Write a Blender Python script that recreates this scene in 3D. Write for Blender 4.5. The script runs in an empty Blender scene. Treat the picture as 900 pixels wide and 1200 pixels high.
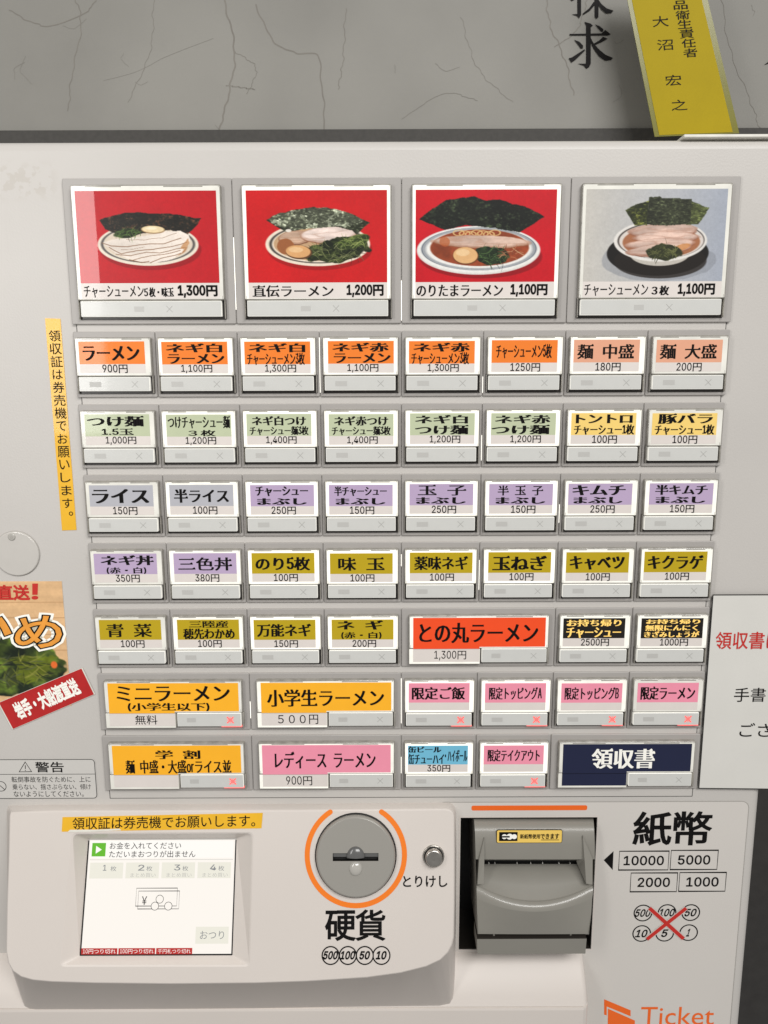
import bpy, math, random, os
import numpy as np
from mathutils import Vector
from mathutils.geometry import tessellate_polygon

random.seed(7)
rng = np.random.default_rng(11)
S = bpy.context.scene
COL = S.collection

# ---------------------------------------------------------------- camera
F_PX = 901.0                       # focal length in pixels of a 900x1200 frame (26 mm equivalent phone lens)
TH, ROLL, DIST, CZ = math.radians(10.0), math.radians(0.2), 0.572, 1.40
FWD = Vector((0, math.cos(TH), -math.sin(TH)))
_r0, _u0 = Vector((1, 0, 0)), Vector((0, math.sin(TH), math.cos(TH)))
RGT = _r0 * math.cos(ROLL) - _u0 * math.sin(ROLL)
UPV = _u0 * math.cos(ROLL) + _r0 * math.sin(ROLL)
EYE = Vector((0, -DIST, CZ))
cd = bpy.data.cameras.new('camera')
cd.sensor_fit = 'VERTICAL'; cd.sensor_height = 24.0; cd.lens = 24.0 * F_PX / 1200.0
cd.clip_start = 0.02; cd.clip_end = 60
cam = bpy.data.objects.new('camera', cd); COL.objects.link(cam)
from mathutils import Matrix
cam.matrix_world = Matrix(((RGT.x, UPV.x, -FWD.x, EYE.x), (RGT.y, UPV.y, -FWD.y, EYE.y), (RGT.z, UPV.z, -FWD.z, EYE.z), (0, 0, 0, 1)))
S.camera = cam

# ---------------------------------------------------------------- world, lights, exposure
W = bpy.data.worlds.new('World'); S.world = W; W.use_nodes = True
W.node_tree.nodes['Background'].inputs[0].default_value = (1.0, 0.985, 0.965, 1)
W.node_tree.nodes['Background'].inputs[1].default_value = 0.30
def area(name, loc, target, sx, sy, power, color):
    l = bpy.data.lights.new(name, 'AREA'); l.shape = 'RECTANGLE'; l.size = sx; l.size_y = sy
    l.energy = power; l.color = color
    o = bpy.data.objects.new(name, l); COL.objects.link(o); o.location = loc
    o.rotation_euler = (Vector(target) - Vector(loc)).to_track_quat('-Z', 'Y').to_euler()
    return o
area('doorway_light', (0.75, -2.0, 2.9), (0.02, 0, 1.05), 1.7, 0.9, 54, (1.0, 0.985, 0.962))
area('window_light', (-0.575, -0.76, 1.60), (-0.33, 0, 1.52), 0.20, 0.60, 2.7, (1.0, 0.98, 0.95))
S.view_settings.view_transform = 'Standard'; S.view_settings.look = 'None'
S.view_settings.exposure = 0.0; S.view_settings.gamma = 1.0; S.view_settings.use_curve_mapping = False
S.render.engine = 'CYCLES'
try: S.cycles.use_denoising = True
except Exception: pass

# ---------------------------------------------------------------- materials
def lin(c):
    c = [x / 255.0 for x in c]
    return tuple((x / 12.92 if x <= 0.04045 else ((x + 0.055) / 1.055) ** 2.4) for x in c)
MATS = {}
def mat(name, rgb, rough=0.5, metal=0.0, emit=0.0, coat=0.0, spec=0.5, var=0.0, vscale=40.0, bump=0.0, bscale=400.0, ecol=None):
    """A procedural material: base colour with a little noise variation, and a noise bump."""
    m = bpy.data.materials.new(name); m.use_nodes = True; MATS[name] = m
    nt = m.node_tree; b = nt.nodes['Principled BSDF']
    c = lin(rgb) + (1,)
    b.inputs['Base Color'].default_value = c
    b.inputs['Roughness'].default_value = rough; b.inputs['Metallic'].default_value = metal
    b.inputs['Specular IOR Level'].default_value = spec
    b.inputs['Coat Weight'].default_value = coat; b.inputs['Coat Roughness'].default_value = 0.06
    if emit:
        b.inputs['Emission Color'].default_value = lin(ecol or rgb) + (1,); b.inputs['Emission Strength'].default_value = emit
    if var or bump:
        tc = nt.nodes.new('ShaderNodeTexCoord')
    if var:
        n = nt.nodes.new('ShaderNodeTexNoise'); n.inputs['Scale'].default_value = vscale; n.inputs['Detail'].default_value = 5
        nt.links.new(tc.outputs['Object'], n.inputs['Vector'])
        r = nt.nodes.new('ShaderNodeMapRange'); r.inputs['From Min'].default_value = 0.3; r.inputs['From Max'].default_value = 0.7
        r.inputs['To Min'].default_value = 1 - var; r.inputs['To Max'].default_value = 1 + var
        nt.links.new(n.outputs['Fac'], r.inputs['Value'])
        x = nt.nodes.new('ShaderNodeVectorMath'); x.operation = 'SCALE'; x.inputs[0].default_value = c[:3]
        nt.links.new(r.outputs[0], x.inputs['Scale']); nt.links.new(x.outputs[0], b.inputs['Base Color'])
    if bump:
        n = nt.nodes.new('ShaderNodeTexNoise'); n.inputs['Scale'].default_value = bscale; n.inputs['Detail'].default_value = 2
        nt.links.new(tc.outputs['Object'], n.inputs['Vector'])
        bp = nt.nodes.new('ShaderNodeBump'); bp.inputs['Strength'].default_value = bump; bp.inputs['Distance'].default_value = 0.0006
        nt.links.new(n.outputs['Fac'], bp.inputs['Height']); nt.links.new(bp.outputs[0], b.inputs['Normal'])
    return m

def vcol_mat(name, emit=0.0, coat=0.0, rough=0.5):
    m = mat(name, (255, 255, 255), rough, coat=coat, spec=0.2); m.node_tree.nodes['Principled BSDF'].inputs['Coat Roughness'].default_value = 0.015
    nt = m.node_tree; b = nt.nodes['Principled BSDF']
    a = nt.nodes.new('ShaderNodeVertexColor'); a.layer_name = 'Col'
    nt.links.new(a.outputs['Color'], b.inputs['Base Color'])
    if emit:
        nt.links.new(a.outputs['Color'], b.inputs['Emission Color']); b.inputs['Emission Strength'].default_value = emit
    return m

EM = 0.10     # the backlight that shines through the printed cards
M = dict(
    paint=mat('grey_painted_steel', (200, 196, 191), 0.42, var=0.03, vscale=9, bump=0.16, bscale=700),
    bezel=mat('grey_bezel_plastic', (171, 167, 163), 0.38, var=0.02, vscale=14, bump=0.05, bscale=900),
    shell=mat('warm_white_moulded_plastic', (218, 210, 203), 0.45, var=0.02, vscale=7, bump=0.10, bscale=1500),
    film=mat('printed_front_film', (213, 208, 202), 0.36, var=0.015, vscale=10, bump=0.08, bscale=900),  # lighter than cabinet paint: stronger light low on the front put into the colour
    seam=mat('dark_seam', (34, 32, 30), 0.7),
    line=mat('grey_hairline', (168, 164, 158), 0.6),
    ink=mat('black_ink', (15, 12, 12), 0.6, spec=0.15),
    gothic=mat('black_print', (15, 13, 13), 0.6, spec=0.15),
    red_ink=mat('red_ink', (200, 42, 34), 0.5),
    white_ink=mat('white_ink', (246, 244, 236), 0.5, emit=0.12),
    gold_ink=mat('gold_ink', (248, 205, 110), 0.5, emit=0.35),
    orange_print=mat('orange_print', (247, 128, 30), 0.45),
    deep_orange=mat('deep_orange_print', (243, 106, 28), 0.45),
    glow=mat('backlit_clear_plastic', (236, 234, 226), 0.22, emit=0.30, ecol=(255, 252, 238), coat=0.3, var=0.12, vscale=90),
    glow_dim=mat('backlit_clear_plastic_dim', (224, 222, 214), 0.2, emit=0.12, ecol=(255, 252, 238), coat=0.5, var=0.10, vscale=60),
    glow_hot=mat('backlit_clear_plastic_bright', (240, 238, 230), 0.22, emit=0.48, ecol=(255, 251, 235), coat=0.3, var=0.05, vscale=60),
    well=mat('dark_button_well', (40, 36, 33), 0.3),
    acryl=mat('clear_acrylic_wall', (150, 146, 138), 0.12, coat=0.6, var=0.25, vscale=160),
    window=mat('pale_indicator_window', (204, 204, 200), 0.25, coat=0.4, emit=0.07, var=0.02, vscale=120),
    window_rim=mat('pale_indicator_rim', (240, 238, 230), 0.25, emit=0.38),
    ghost=mat('unlit_mark', (172, 171, 167), 0.4),
    ghost2=mat('unlit_segment', (192, 191, 187), 0.4),
    led=mat('red_lit_mark', (250, 120, 116), 0.4, emit=0.55, ecol=(255, 92, 88)),
    led_soft=mat('red_lit_glow', (250, 140, 135), 0.4, emit=0.45, ecol=(255, 90, 90)),
    leak=mat('light_leak', (255, 252, 242), 0.4, emit=1.0),
    paper=mat('price_paper', (215, 207, 201), 0.45, emit=0.13, coat=0.35, var=0.03, vscale=70),
    grey=mat('acceptor_grey_plastic', (140, 137, 129), 0.42, coat=0.15, bump=0.05, bscale=1200, var=0.02),
    grey_gloss=mat('acceptor_glossy_lip', (138, 135, 127), 0.4, coat=0.5),
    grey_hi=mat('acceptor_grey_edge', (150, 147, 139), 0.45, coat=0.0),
    black=mat('black_recess', (22, 21, 20), 0.5),
    brown_black=mat('dark_side_wall', (46, 42, 38), 0.4),
    disc=mat('grey_coin_plate', (158, 155, 148), 0.36, metal=0.1, coat=0.2, bump=0.05, bscale=1500),
    chrome=mat('brushed_steel', (190, 186, 180), 0.24, metal=1.0, var=0.08, vscale=200),
    bump=mat('dark_grey_glossy_plastic', (96, 96, 95), 0.22, coat=0.4),
    lens=mat('pale_glossy_lens', (180, 177, 170), 0.1, coat=0.8),
    tape=mat('yellow_label_tape', (240, 184, 28), 0.4, coat=0.45, var=0.04, vscale=60, bump=0.12, bscale=90),
    notice=mat('white_notice_paper', (219, 217, 211), 0.6, var=0.025, vscale=25, bump=0.06, bscale=300),
    sticker=mat('silver_warning_film', (208, 205, 200), 0.4),
    clear=mat('clear_plastic_disc', (200, 196, 190), 0.14, coat=0.6, var=0.03, vscale=60),
    red_tape=mat('red_banner_paper', (186, 30, 30), 0.35, coat=0.4, var=0.08, vscale=130),
    dark_wall=mat('charcoal_wall', (56, 54, 52), 0.8, var=0.12, vscale=60, bump=0.2, bscale=300),
    rail=mat('dark_rubber_rail', (62, 60, 57), 0.7, var=0.12, vscale=300),
    fibre=mat('brown_paper_fibre', (121, 117, 110), 0.7, var=0.1, vscale=60),
    tag=mat('yellow_name_paper', (166, 145, 6), 0.6, spec=0.2, var=0.03, vscale=40),
    tag_rim=mat('clear_laminate_margin', (112, 108, 12), 0.25, var=0.08, vscale=40),
    white_slab=mat('white_plastic_sheet', (226, 224, 214), 0.4, var=0.08, vscale=80),
    scr=mat('lcd_background', (60, 58, 55), 0.25, emit=0.94, ecol=(254, 248, 240)),
    scr_cell=mat('lcd_button', (60, 58, 55), 0.25, emit=0.9, ecol=(243, 240, 226)),
    scr_red=mat('lcd_red', (60, 20, 20), 0.25, emit=0.8, ecol=(200, 48, 44)),
    scr_green=mat('lcd_green', (20, 60, 20), 0.25, emit=0.85, ecol=(104, 192, 30)),
    scr_txt=mat('lcd_text', (20, 20, 20), 0.25, emit=0.5, ecol=(70, 66, 66)),
    scr_grey=mat('lcd_grey_text', (40, 40, 40), 0.25, emit=0.8, ecol=(150, 152, 154)),
    scr_pale=mat('lcd_pale_text', (40, 40, 40), 0.25, emit=0.85, ecol=(206, 204, 196)),
    scr_white=mat('lcd_white', (60, 58, 55), 0.25, emit=0.95, ecol=(255, 252, 246)),
    gold_sticker=mat('cream_yellow_sticker', (246, 208, 104), 0.4),
    orange_dot=mat('orange_letter', (240, 160, 62), 0.4, var=0.08, vscale=120),
)
def stain_paint(m):
    """Old glue residue near the top left corner, as worn patches of their own shape."""
    nt = m.node_tree; b = nt.nodes['Principled BSDF']
    src = b.inputs['Base Color'].links[0].from_socket
    tc = nt.nodes.new('ShaderNodeTexCoord'); sp = nt.nodes.new('ShaderNodeSeparateXYZ')
    nt.links.new(tc.outputs['Object'], sp.inputs[0])
    def band(sock, a, bb, s):
        r1 = nt.nodes.new('ShaderNodeMapRange'); r1.interpolation_type = 'SMOOTHSTEP'
        r1.inputs['From Min'].default_value = a - s; r1.inputs['From Max'].default_value = a + s
        nt.links.new(sock, r1.inputs['Value'])
        r2 = nt.nodes.new('ShaderNodeMapRange'); r2.interpolation_type = 'SMOOTHSTEP'
        r2.inputs['From Min'].default_value = bb - s; r2.inputs['From Max'].default_value = bb + s
        r2.inputs['To Min'].default_value = 1; r2.inputs['To Max'].default_value = 0
        nt.links.new(sock, r2.inputs['Value'])
        mu = nt.nodes.new('ShaderNodeMath'); mu.operation = 'MULTIPLY'
        nt.links.new(r1.outputs[0], mu.inputs[0]); nt.links.new(r2.outputs[0], mu.inputs[1]); return mu.outputs[0]
    bx, bz = band(sp.outputs['X'], -0.30, -0.232, 0.008), band(sp.outputs['Z'], CZ + 0.126, CZ + 0.146, 0.006)
    mu = nt.nodes.new('ShaderNodeMath'); mu.operation = 'MULTIPLY'; nt.links.new(bx, mu.inputs[0]); nt.links.new(bz, mu.inputs[1])
    n = nt.nodes.new('ShaderNodeTexNoise'); n.inputs['Scale'].default_value = 120; n.inputs['Detail'].default_value = 6
    nt.links.new(tc.outputs['Object'], n.inputs['Vector'])
    th = nt.nodes.new('ShaderNodeMapRange'); th.inputs['To Max'].default_value = 0.6; th.inputs['From Min'].default_value = 0.5; th.inputs['From Max'].default_value = 0.54
    nt.links.new(n.outputs['Fac'], th.inputs['Value'])
    mk = nt.nodes.new('ShaderNodeMath'); mk.operation = 'MULTIPLY'; nt.links.new(mu.outputs[0], mk.inputs[0]); nt.links.new(th.outputs[0], mk.inputs[1])
    # sparse small scuffs over the whole panel
    n2 = nt.nodes.new('ShaderNodeTexNoise'); n2.inputs['Scale'].default_value = 38; n2.inputs['Detail'].default_value = 8; n2.inputs['Roughness'].default_value = 0.7
    nt.links.new(tc.outputs['Object'], n2.inputs['Vector'])
    t2 = nt.nodes.new('ShaderNodeMapRange'); t2.inputs['From Min'].default_value = 0.71; t2.inputs['From Max'].default_value = 0.75; t2.inputs['To Max'].default_value = 0.5
    nt.links.new(n2.outputs['Fac'], t2.inputs['Value'])
    mx = nt.nodes.new('ShaderNodeMath'); mx.operation = 'MAXIMUM'; nt.links.new(mk.outputs[0], mx.inputs[0]); nt.links.new(t2.outputs[0], mx.inputs[1])
    mix = nt.nodes.new('ShaderNodeMix'); mix.data_type = 'RGBA'
    nt.links.new(mx.outputs[0], mix.inputs['Factor']); nt.links.new(src, mix.inputs['A'])
    mix.inputs['B'].default_value = lin((186, 180, 171)) + (1,)
    nt.links.new(mix.outputs['Result'], b.inputs['Base Color'])
stain_paint(M['paint'])

def washi():
    """Grey handmade paper: soft cloudy mottling."""
    m = mat('grey_fibrous_paper', (132, 130, 124), 0.6, var=0.12, vscale=7, bump=0.08, bscale=200)
    return m
M['washi'] = washi()
CARD = {}
def card_mat(name, rgb, e=EM):
    CARD[name] = mat(name + '_card', rgb, 0.42, emit=e, spec=0.2, coat=0.6, var=0.02, vscale=90)
for k, c in dict(orange=(236, 126, 44), peach=(224, 164, 134), sage=(188, 196, 164), straw=(240, 206, 118), silver=(178, 178, 184),
                 lilac=(182, 162, 192), olive=(184, 158, 22), scarlet=(240, 78, 32), amber=(248, 178, 38), pink=(236, 146, 168),
                 sky=(112, 184, 212)).items(): card_mat(k, c)
card_mat('coal', (26, 22, 18), 0.02); card_mat('navy', (26, 32, 62), 0.05)

# ---------------------------------------------------------------- geometry helpers
class Frame:
    """A plane in the world: u to the right, v up, w out towards the viewer (metres)."""
    def __init__(s, O, ex=(1, 0, 0), ey=(0, 0, 1)):
        s.O = Vector(O); s.ex = Vector(ex).normalized(); s.ey = Vector(ey).normalized(); s.en = s.ex.cross(s.ey)
    def p(s, u, v, w=0.0): return s.O + s.ex * u + s.ey * v + s.en * w
    def px(s, x, y, w=0.0):
        """Where the sight line through a photo pixel meets this plane."""
        d = FWD * F_PX + RGT * (x - 450) - UPV * (y - 600)
        o = s.O + s.en * w
        t = (o - EYE).dot(s.en) / d.dot(s.en)
        q = EYE + d * t - s.O
        return q.dot(s.ex), q.dot(s.ey)
def P(x, y, Y=0.0):
    d = FWD * F_PX + RGT * (x - 450) - UPV * (y - 600)
    return EYE + d * ((Y + DIST) / d.y)

class MB:
    """Collects faces with materials; build() links them as ONE mesh object."""
    def __init__(s): s.v = []; s.f = []; s.m = []; s.sm = []; s.mats = []; s.col = None
    def mi(s, m):
        if m not in s.mats: s.mats.append(m)
        return s.mats.index(m)
    def face(s, pts, m, smooth=False):
        n = len(s.v); s.v.extend(tuple(p) for p in pts); s.f.append(tuple(range(n, n + len(pts)))); s.m.append(s.mi(m)); s.sm.append(smooth)
    def mesh(s, verts, faces, m, smooth=False):
        n = len(s.v); k = s.mi(m); s.v.extend(tuple(p) for p in verts)
        for f in faces: s.f.append(tuple(i + n for i in f)); s.m.append(k); s.sm.append(smooth)
    def rect(s, fr, u0, u1, v0, v1, w, m):
        s.face([fr.p(u0, v0, w), fr.p(u1, v0, w), fr.p(u1, v1, w), fr.p(u0, v1, w)], m)
    def poly(s, fr, pts, w, m): s.face([fr.p(a, b, w) for a, b in pts], m)
    def rings(s, rings, m, smooth=True, cap=True, close=True):
        """Loft through rings of equal length, first to last; cap closes the last ring."""
        k = len(rings[0]); verts = [p for r in rings for p in r]; faces = []
        for i in range(len(rings) - 1):
            for j in range(k if close else k - 1):
                a, b = i * k + j, i * k + (j + 1) % k
                faces.append((a, b, b + k, a + k))
        s.mesh(verts, faces, m, smooth)
        if cap: s.face(rings[-1], m)
    def plate(s, fr, u0, u1, v0, v1, w0, w1, r, e, m, mtop=None):
        """Rounded rectangular plate standing from w0 to w1, corner radius r, edge rounding e."""
        prof = [(0, w0), (0, w1 - e), (e * 0.29, w1 - e * 0.29), (e, w1)]
        R = [[fr.p(a, b, w) for a, b in rrect(u0 + i, u1 - i, v0 + i, v1 - i, max(r - i, r * 0.3))] for i, w in prof]
        s.rings(R, m, smooth=True, cap=False)
        s.face(R[-1], mtop or m)
    def tube(s, fr, cu, cv, prof, m, n=48, cap=True, smooth=True, sy=1.0):
        """Turned shape about the plane's normal: prof = [(radius, w), ...]."""
        R = [[fr.p(cu + r * math.cos(2 * math.pi * k / n), cv + sy * r * math.sin(2 * math.pi * k / n), w) for k in range(n)] for r, w in prof]
        s.rings(R, m, smooth, cap)
    def stroke(s, fr, pts, width, w, m, closed=False):
        """A flat printed line of constant width."""
        n = len(pts); L = []; Rr = []
        for i in range(n):
            a = pts[i - 1] if (i or closed) else pts[i]; b = pts[(i + 1) % n] if (i < n - 1 or closed) else pts[i]
            d = Vector((b[0] - a[0], b[1] - a[1])); d.normalize(); nx, ny = -d.y * width / 2, d.x * width / 2
            k = 1.0
            if (0 < i < n - 1) or closed:
                e = Vector((pts[i][0] - a[0], pts[i][1] - a[1])); 
                if e.length > 0: k = 1 / max(0.6, abs(e.normalized().dot(d)))
            L.append(fr.p(pts[i][0] + nx * k, pts[i][1] + ny * k, w)); Rr.append(fr.p(pts[i][0] - nx * k, pts[i][1] - ny * k, w))
        for i in range(n if closed else n - 1):
            j = (i + 1) % n; s.face([L[i], Rr[i], Rr[j], L[j]], m)
    def fill(s, fr, loops, w, m):
        """Flat face with holes."""
        vv, ff = fill2d(loops)
        s.mesh([fr.p(a, b, w) for a, b in vv], ff, m)
    def build(s, name, parent=None, loc=(0, 0, 0), label=None):
        me = bpy.data.meshes.new(name); me.from_pydata([tuple(Vector(v) - Vector(loc)) for v in s.v], [], s.f)
        for m in s.mats: me.materials.append(m)
        me.polygons.foreach_set('material_index', s.m); me.polygons.foreach_set('use_smooth', s.sm)
        if s.col is not None:
            a = me.color_attributes.new('Col', 'FLOAT_COLOR', 'POINT')
            full = np.ones((len(s.v), 4), np.float32); full[s.col[0]:s.col[0] + len(s.col[1]), :3] = s.col[1]
            a.data.foreach_set('color', full.ravel())
        me.update()
        return link(name, me, parent, loc, label)
def link(name, me, parent=None, loc=(0, 0, 0), label=None):
    o = bpy.data.objects.new(name, me); COL.objects.link(o)
    o.location = loc
    if parent is not None:
        o.parent = parent; o.location = Vector(loc) - WORLD[parent.name]
    WORLD[o.name] = Vector(loc)
    if label: o['label'] = label
    return o
WORLD = {}
def thing(name, label, cat, loc, group=None):
    o = bpy.data.objects.new(name, None); COL.objects.link(o); o.location = loc; o.empty_display_size = 0.02
    WORLD[o.name] = Vector(loc); o['label'] = label; o['category'] = cat
    if group: o['group'] = group
    return o
def tag(o, label, cat, group=None):
    o['label'] = label; o['category'] = cat
    if group: o['group'] = group
    return o
def rrect(u0, u1, v0, v1, r, n=5):
    pts = []
    for cx, cy, a in ((u1 - r, v0 + r, -90), (u1 - r, v1 - r, 0), (u0 + r, v1 - r, 90), (u0 + r, v0 + r, 180)):
        for k in range(n + 1):
            t = math.radians(a + 90 * k / n); pts.append((cx + r * math.cos(t), cy + r * math.sin(t)))
    return pts
def fill2d(loops):
    cu = bpy.data.curves.new('outline', 'CURVE'); cu.dimensions = '2D'; cu.fill_mode = 'BOTH'
    for lp in loops:
        sp = cu.splines.new('POLY'); sp.points.add(len(lp) - 1); sp.use_cyclic_u = True
        for p, q in zip(sp.points, lp): p.co = (q[0] * 10, q[1] * 10, 0, 1)
    o = bpy.data.objects.new('outline', cu); COL.objects.link(o)
    me = o.evaluated_get(bpy.context.evaluated_depsgraph_get()).to_mesh()
    vv = [(v.co.x / 10, v.co.y / 10) for v in me.vertices]
    ff = []
    for p in me.polygons:
        ff.append(tuple(p.vertices) if p.normal.z > 0 else tuple(reversed(p.vertices)))
    bpy.data.objects.remove(o); bpy.data.curves.remove(cu)
    return vv, ff
def circle(cu, cv, r, n=40, sy=1.0): return [(cu + r * math.cos(2 * math.pi * k / n), cv + sy * r * math.sin(2 * math.pi * k / n)) for k in range(n)]

# ---------------------------------------------------------------- lettering
GLYPH = {}
def bundled(name):
    # the fonts that ship inside Blender itself; the built-in face is the fallback
    try: return bpy.data.fonts.load(os.path.join(bpy.utils.system_resource('DATAFILES'), 'fonts', name))
    except Exception: return None
SANS = bundled('Inter.woff2')          # kana and kanji come from Blender's own fallback face
def run_outline(text, face):
    """Filled outline of a run of characters plus its boundary edges (face on the left), in em units."""
    cu = bpy.data.curves.new('lettering', 'FONT'); cu.body = text; cu.resolution_u = 3
    if face: cu.font = face
    o = bpy.data.objects.new('lettering', cu); COL.objects.link(o)
    me = o.evaluated_get(bpy.context.evaluated_depsgraph_get()).to_mesh()
    vv = np.array([(v.co.x, v.co.y) for v in me.vertices]).reshape(-1, 2); ff = [tuple(p.vertices) for p in me.polygons]
    cnt = {}
    for f in ff:
        for i in range(len(f)):
            a, b = f[i], f[(i + 1) % len(f)]
            cnt.setdefault((min(a, b), max(a, b)), []).append((a, b))
    bd = [e[0] for e in cnt.values() if len(e) == 1]
    bpy.data.objects.remove(o); bpy.data.curves.remove(cu)
    return vv, ff, bd
FIG = [1.0]; FIG[0] = 0.74 / float(np.ptp(run_outline('0', SANS)[0][:, 1]))
def outline(text, font=None):
    """A line of text: full-width characters on a one-em pitch, narrow figures and Latin letters set from the sans face."""
    key = (text, font)
    if key in GLYPH: return GLYPH[key]
    runs = []
    for ch in text:
        k = ord(ch) < 0x250 and ch != ' '
        if ch == ' ': runs.append(('sp', ch)); continue
        if runs and runs[-1][0] == k: runs[-1] = (k, runs[-1][1] + ch)
        else: runs.append((k, ch))
    V, Fs, B = [], [], []; x = 0.0; n = 0
    for k, r in runs:
        if k == 'sp': x += .5 if not font else .3; continue
        vv, ff, bd = run_outline(r, SANS if k and font != 'builtin' else None)
        if k and font != 'builtin': vv = vv * FIG[0]
        if k:
            sx = 1.0 if font else .80
            lo, hi = vv[:, 0].min(), vv[:, 0].max()
            vv = np.column_stack(((vv[:, 0] - lo + .06) * sx + x, vv[:, 1] * (1.08 if not font else 1))); adv = (hi - lo + .12) * sx
        else:
            vv = vv + [x, 0]; adv = float(len(r))
        V.append(vv); Fs += [tuple(i + n for i in f) for f in ff]; B += [(a + n, b + n) for a, b in bd]; n += len(vv); x += adv
    GLYPH[key] = (np.vstack(V), Fs, B); return GLYPH[key]

def text(mb, fr, s, u0, u1, v0, v1, m, w=0.00012, style='mincho', weight=None, shear=0.0, halo=0.0, rot=0.0, font=None):
    """Set s so that its ink fills the box; mincho = heavy verticals with little serifs, bold/round = even weight."""
    vv, ff, bd = outline(s, font)
    if len(vv) == 0: return
    lo, hi = vv.min(0), vv.max(0)
    if s in ('ー', '一'): lo = lo - [0, .3]; hi = hi + [0, .3]
    sx, sy = (u1 - u0) / (hi[0] - lo[0]), (v1 - v0) / (hi[1] - lo[1])
    if rot:
        cr, sr = math.cos(rot), math.sin(rot); cu_, cv_ = (u0 + u1) / 2, (v0 + v1) / 2
    def T(x, y):
        a, b = u0 + (x - lo[0]) * sx, v0 + (y - lo[1]) * sy
        a += shear * (b - (v0 + v1) / 2)
        if rot:
            dx, dy = a - cu_, b - cv_
            a, b = cu_ + dx * cr - dy * sr, cv_ + dx * sr + dy * cr
        return a, b
    X = [T(x, y) for x, y in vv]
    V = [fr.p(a, b, w) for a, b in X]
    mb.mesh(V, ff, m)
    if style == 'mincho': wx, wy = (0.03 if weight is None else weight), 0.0
    elif style == 'plain': wx = wy = (weight or 0.0)
    else: wx = wy = (0.03 if weight is None else weight)
    wx += halo; wy += halo
    jit = 0
    if wx > 0:
        quads = []; nb = {}
        for a, b in bd:
            d = vv[b] - vv[a]; L = float(np.hypot(*d))
            if L < 1e-6: continue
            n = np.array([d[1], -d[0]]) / L
            if style == 'mincho':
                o = np.array([wx * (1 if n[0] > 0 else -1), 0.0]) * (1 if abs(n[0]) > .12 else 0)
                if halo: o = n * wx
            else: o = n * wx
            if abs(o[0]) + abs(o[1]) > 0: quads.append((a, b, o))
            if wy > 0:
                for q in (a, b): nb.setdefault(q, []).append(o)
        for a, b, o in quads:
            pa, pb = vv[a], vv[b]
            mb.face([fr.p(*T(*pa), w - 2e-6), fr.p(*T(*(pa + o)), w - 2e-6), fr.p(*T(*(pb + o)), w - 2e-6), fr.p(*T(*pb), w - 2e-6)], m)
        for q, os_ in nb.items():
            if len(os_) == 2:
                p = vv[q]; c = os_[0] + os_[1]; ln = np.hypot(*c)
                if ln > 1e-6:
                    c = c / ln * wx * min(1.35, 2 * wx / ln)
                    mb.face([fr.p(*T(*p), w - 4e-6), fr.p(*T(*(p + os_[0])), w - 4e-6), fr.p(*T(*(p + c)), w - 4e-6), fr.p(*T(*(p + os_[1])), w - 4e-6)], m)
    if style == 'mincho' and not halo:
        nxt = {a: b for a, b in bd}; prv = {b: a for a, b in bd}
        for a, b in bd:                                     # right-hand ends of horizontal strokes get their triangle
            d = vv[b] - vv[a]; L = float(np.hypot(*d))
            if not (0.045 < L < 0.12) or d[1] < 0.9 * L: continue
            c = nxt.get(b); z = prv.get(a)
            if c is None or z is None: continue
            d2 = vv[c] - vv[b]
            if d2[0] < -0.10 and abs(d2[1]) < 0.25 * abs(d2[0]):
                p = vv[b]
                mb.face([fr.p(*T(*q), w - 3e-6) for q in (p + [wx, -0.01], p + [wx - 0.02, 0.05], p + [-0.03, 0.085], p + [-0.14, -0.002])], m)

def text_px(mb, fr, s, box, m, **k):
    x0, y0, x1, y1 = box; ym, xm = (y0 + y1) / 2, (x0 + x1) / 2
    w = k.get('w', 0.00012)
    u0, u1 = fr.px(x0, ym, w)[0], fr.px(x1, ym, w)[0]; v0, v1 = fr.px(xm, y1, w)[1], fr.px(xm, y0, w)[1]
    text(mb, fr, s, u0, u1, v0, v1, m, **k)
def rect_px(mb, fr, box, w, m):
    x0, y0, x1, y1 = box; ym, xm = (y0 + y1) / 2, (x0 + x1) / 2
    mb.rect(fr, fr.px(x0, ym, w)[0], fr.px(x1, ym, w)[0], fr.px(xm, y1, w)[1], fr.px(xm, y0, w)[1], w, m)

PANEL = Frame((0, 0, CZ))            # the front plane of the machine
MM = 0.001

# ================================================================ THE SETTING
mb = MB()
wallf = Frame((0, 0.30, CZ))
mb.rect(wallf, -1.6, 1.6, -1.4, 1.2, 0, M['dark_wall'])
o = mb.build('wall'); o['kind'] = 'structure'

# ---------------------------------------------------------------- paper panel with brush lettering above the machine
pf = Frame((0, 0.115, CZ))
pan = thing('paper_sign', 'grey fibrous paper sign board with large black brush characters above the machine', 'sign', (0, 0.115, CZ + 0.165))
bz = pf.px(450, 152.5)[1]
mb = MB()
mb.plate(pf, -0.62, 0.62, bz, 0.62, -0.012, 0.0, 0.002, 0.0008, M['washi'])
def fibre(pts, width, n=60, amp=0.0):
    """A smooth thread through the given points."""
    P2 = [Vector(pf.px(*p)) for p in pts]; P2 = [P2[0] * 2 - P2[1]] + P2 + [P2[-1] * 2 - P2[-2]]
    seg = len(P2) - 3; out = []; ph = random.uniform(0, 6)
    for i in range(n + 1):
        t = min(i / n * seg, seg - 1e-6); k = int(t); f = t - k; a, b, c, d = P2[k:k + 4]
        q = 0.5 * (2 * b + (c - a) * f + (2 * a - 5 * b + 4 * c - d) * f * f + (3 * b - a - 3 * c + d) * f ** 3)
        w_ = 0.0007 * math.sin(i * .45 + ph) + .0004 * math.sin(i * 1.1 + 2 * ph)
        out.append((q.x + w_, q.y + w_ * .3))
    mb.stroke(pf, out, width, 0.00012 + random.random() * 6e-5, M['fibre'])
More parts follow.
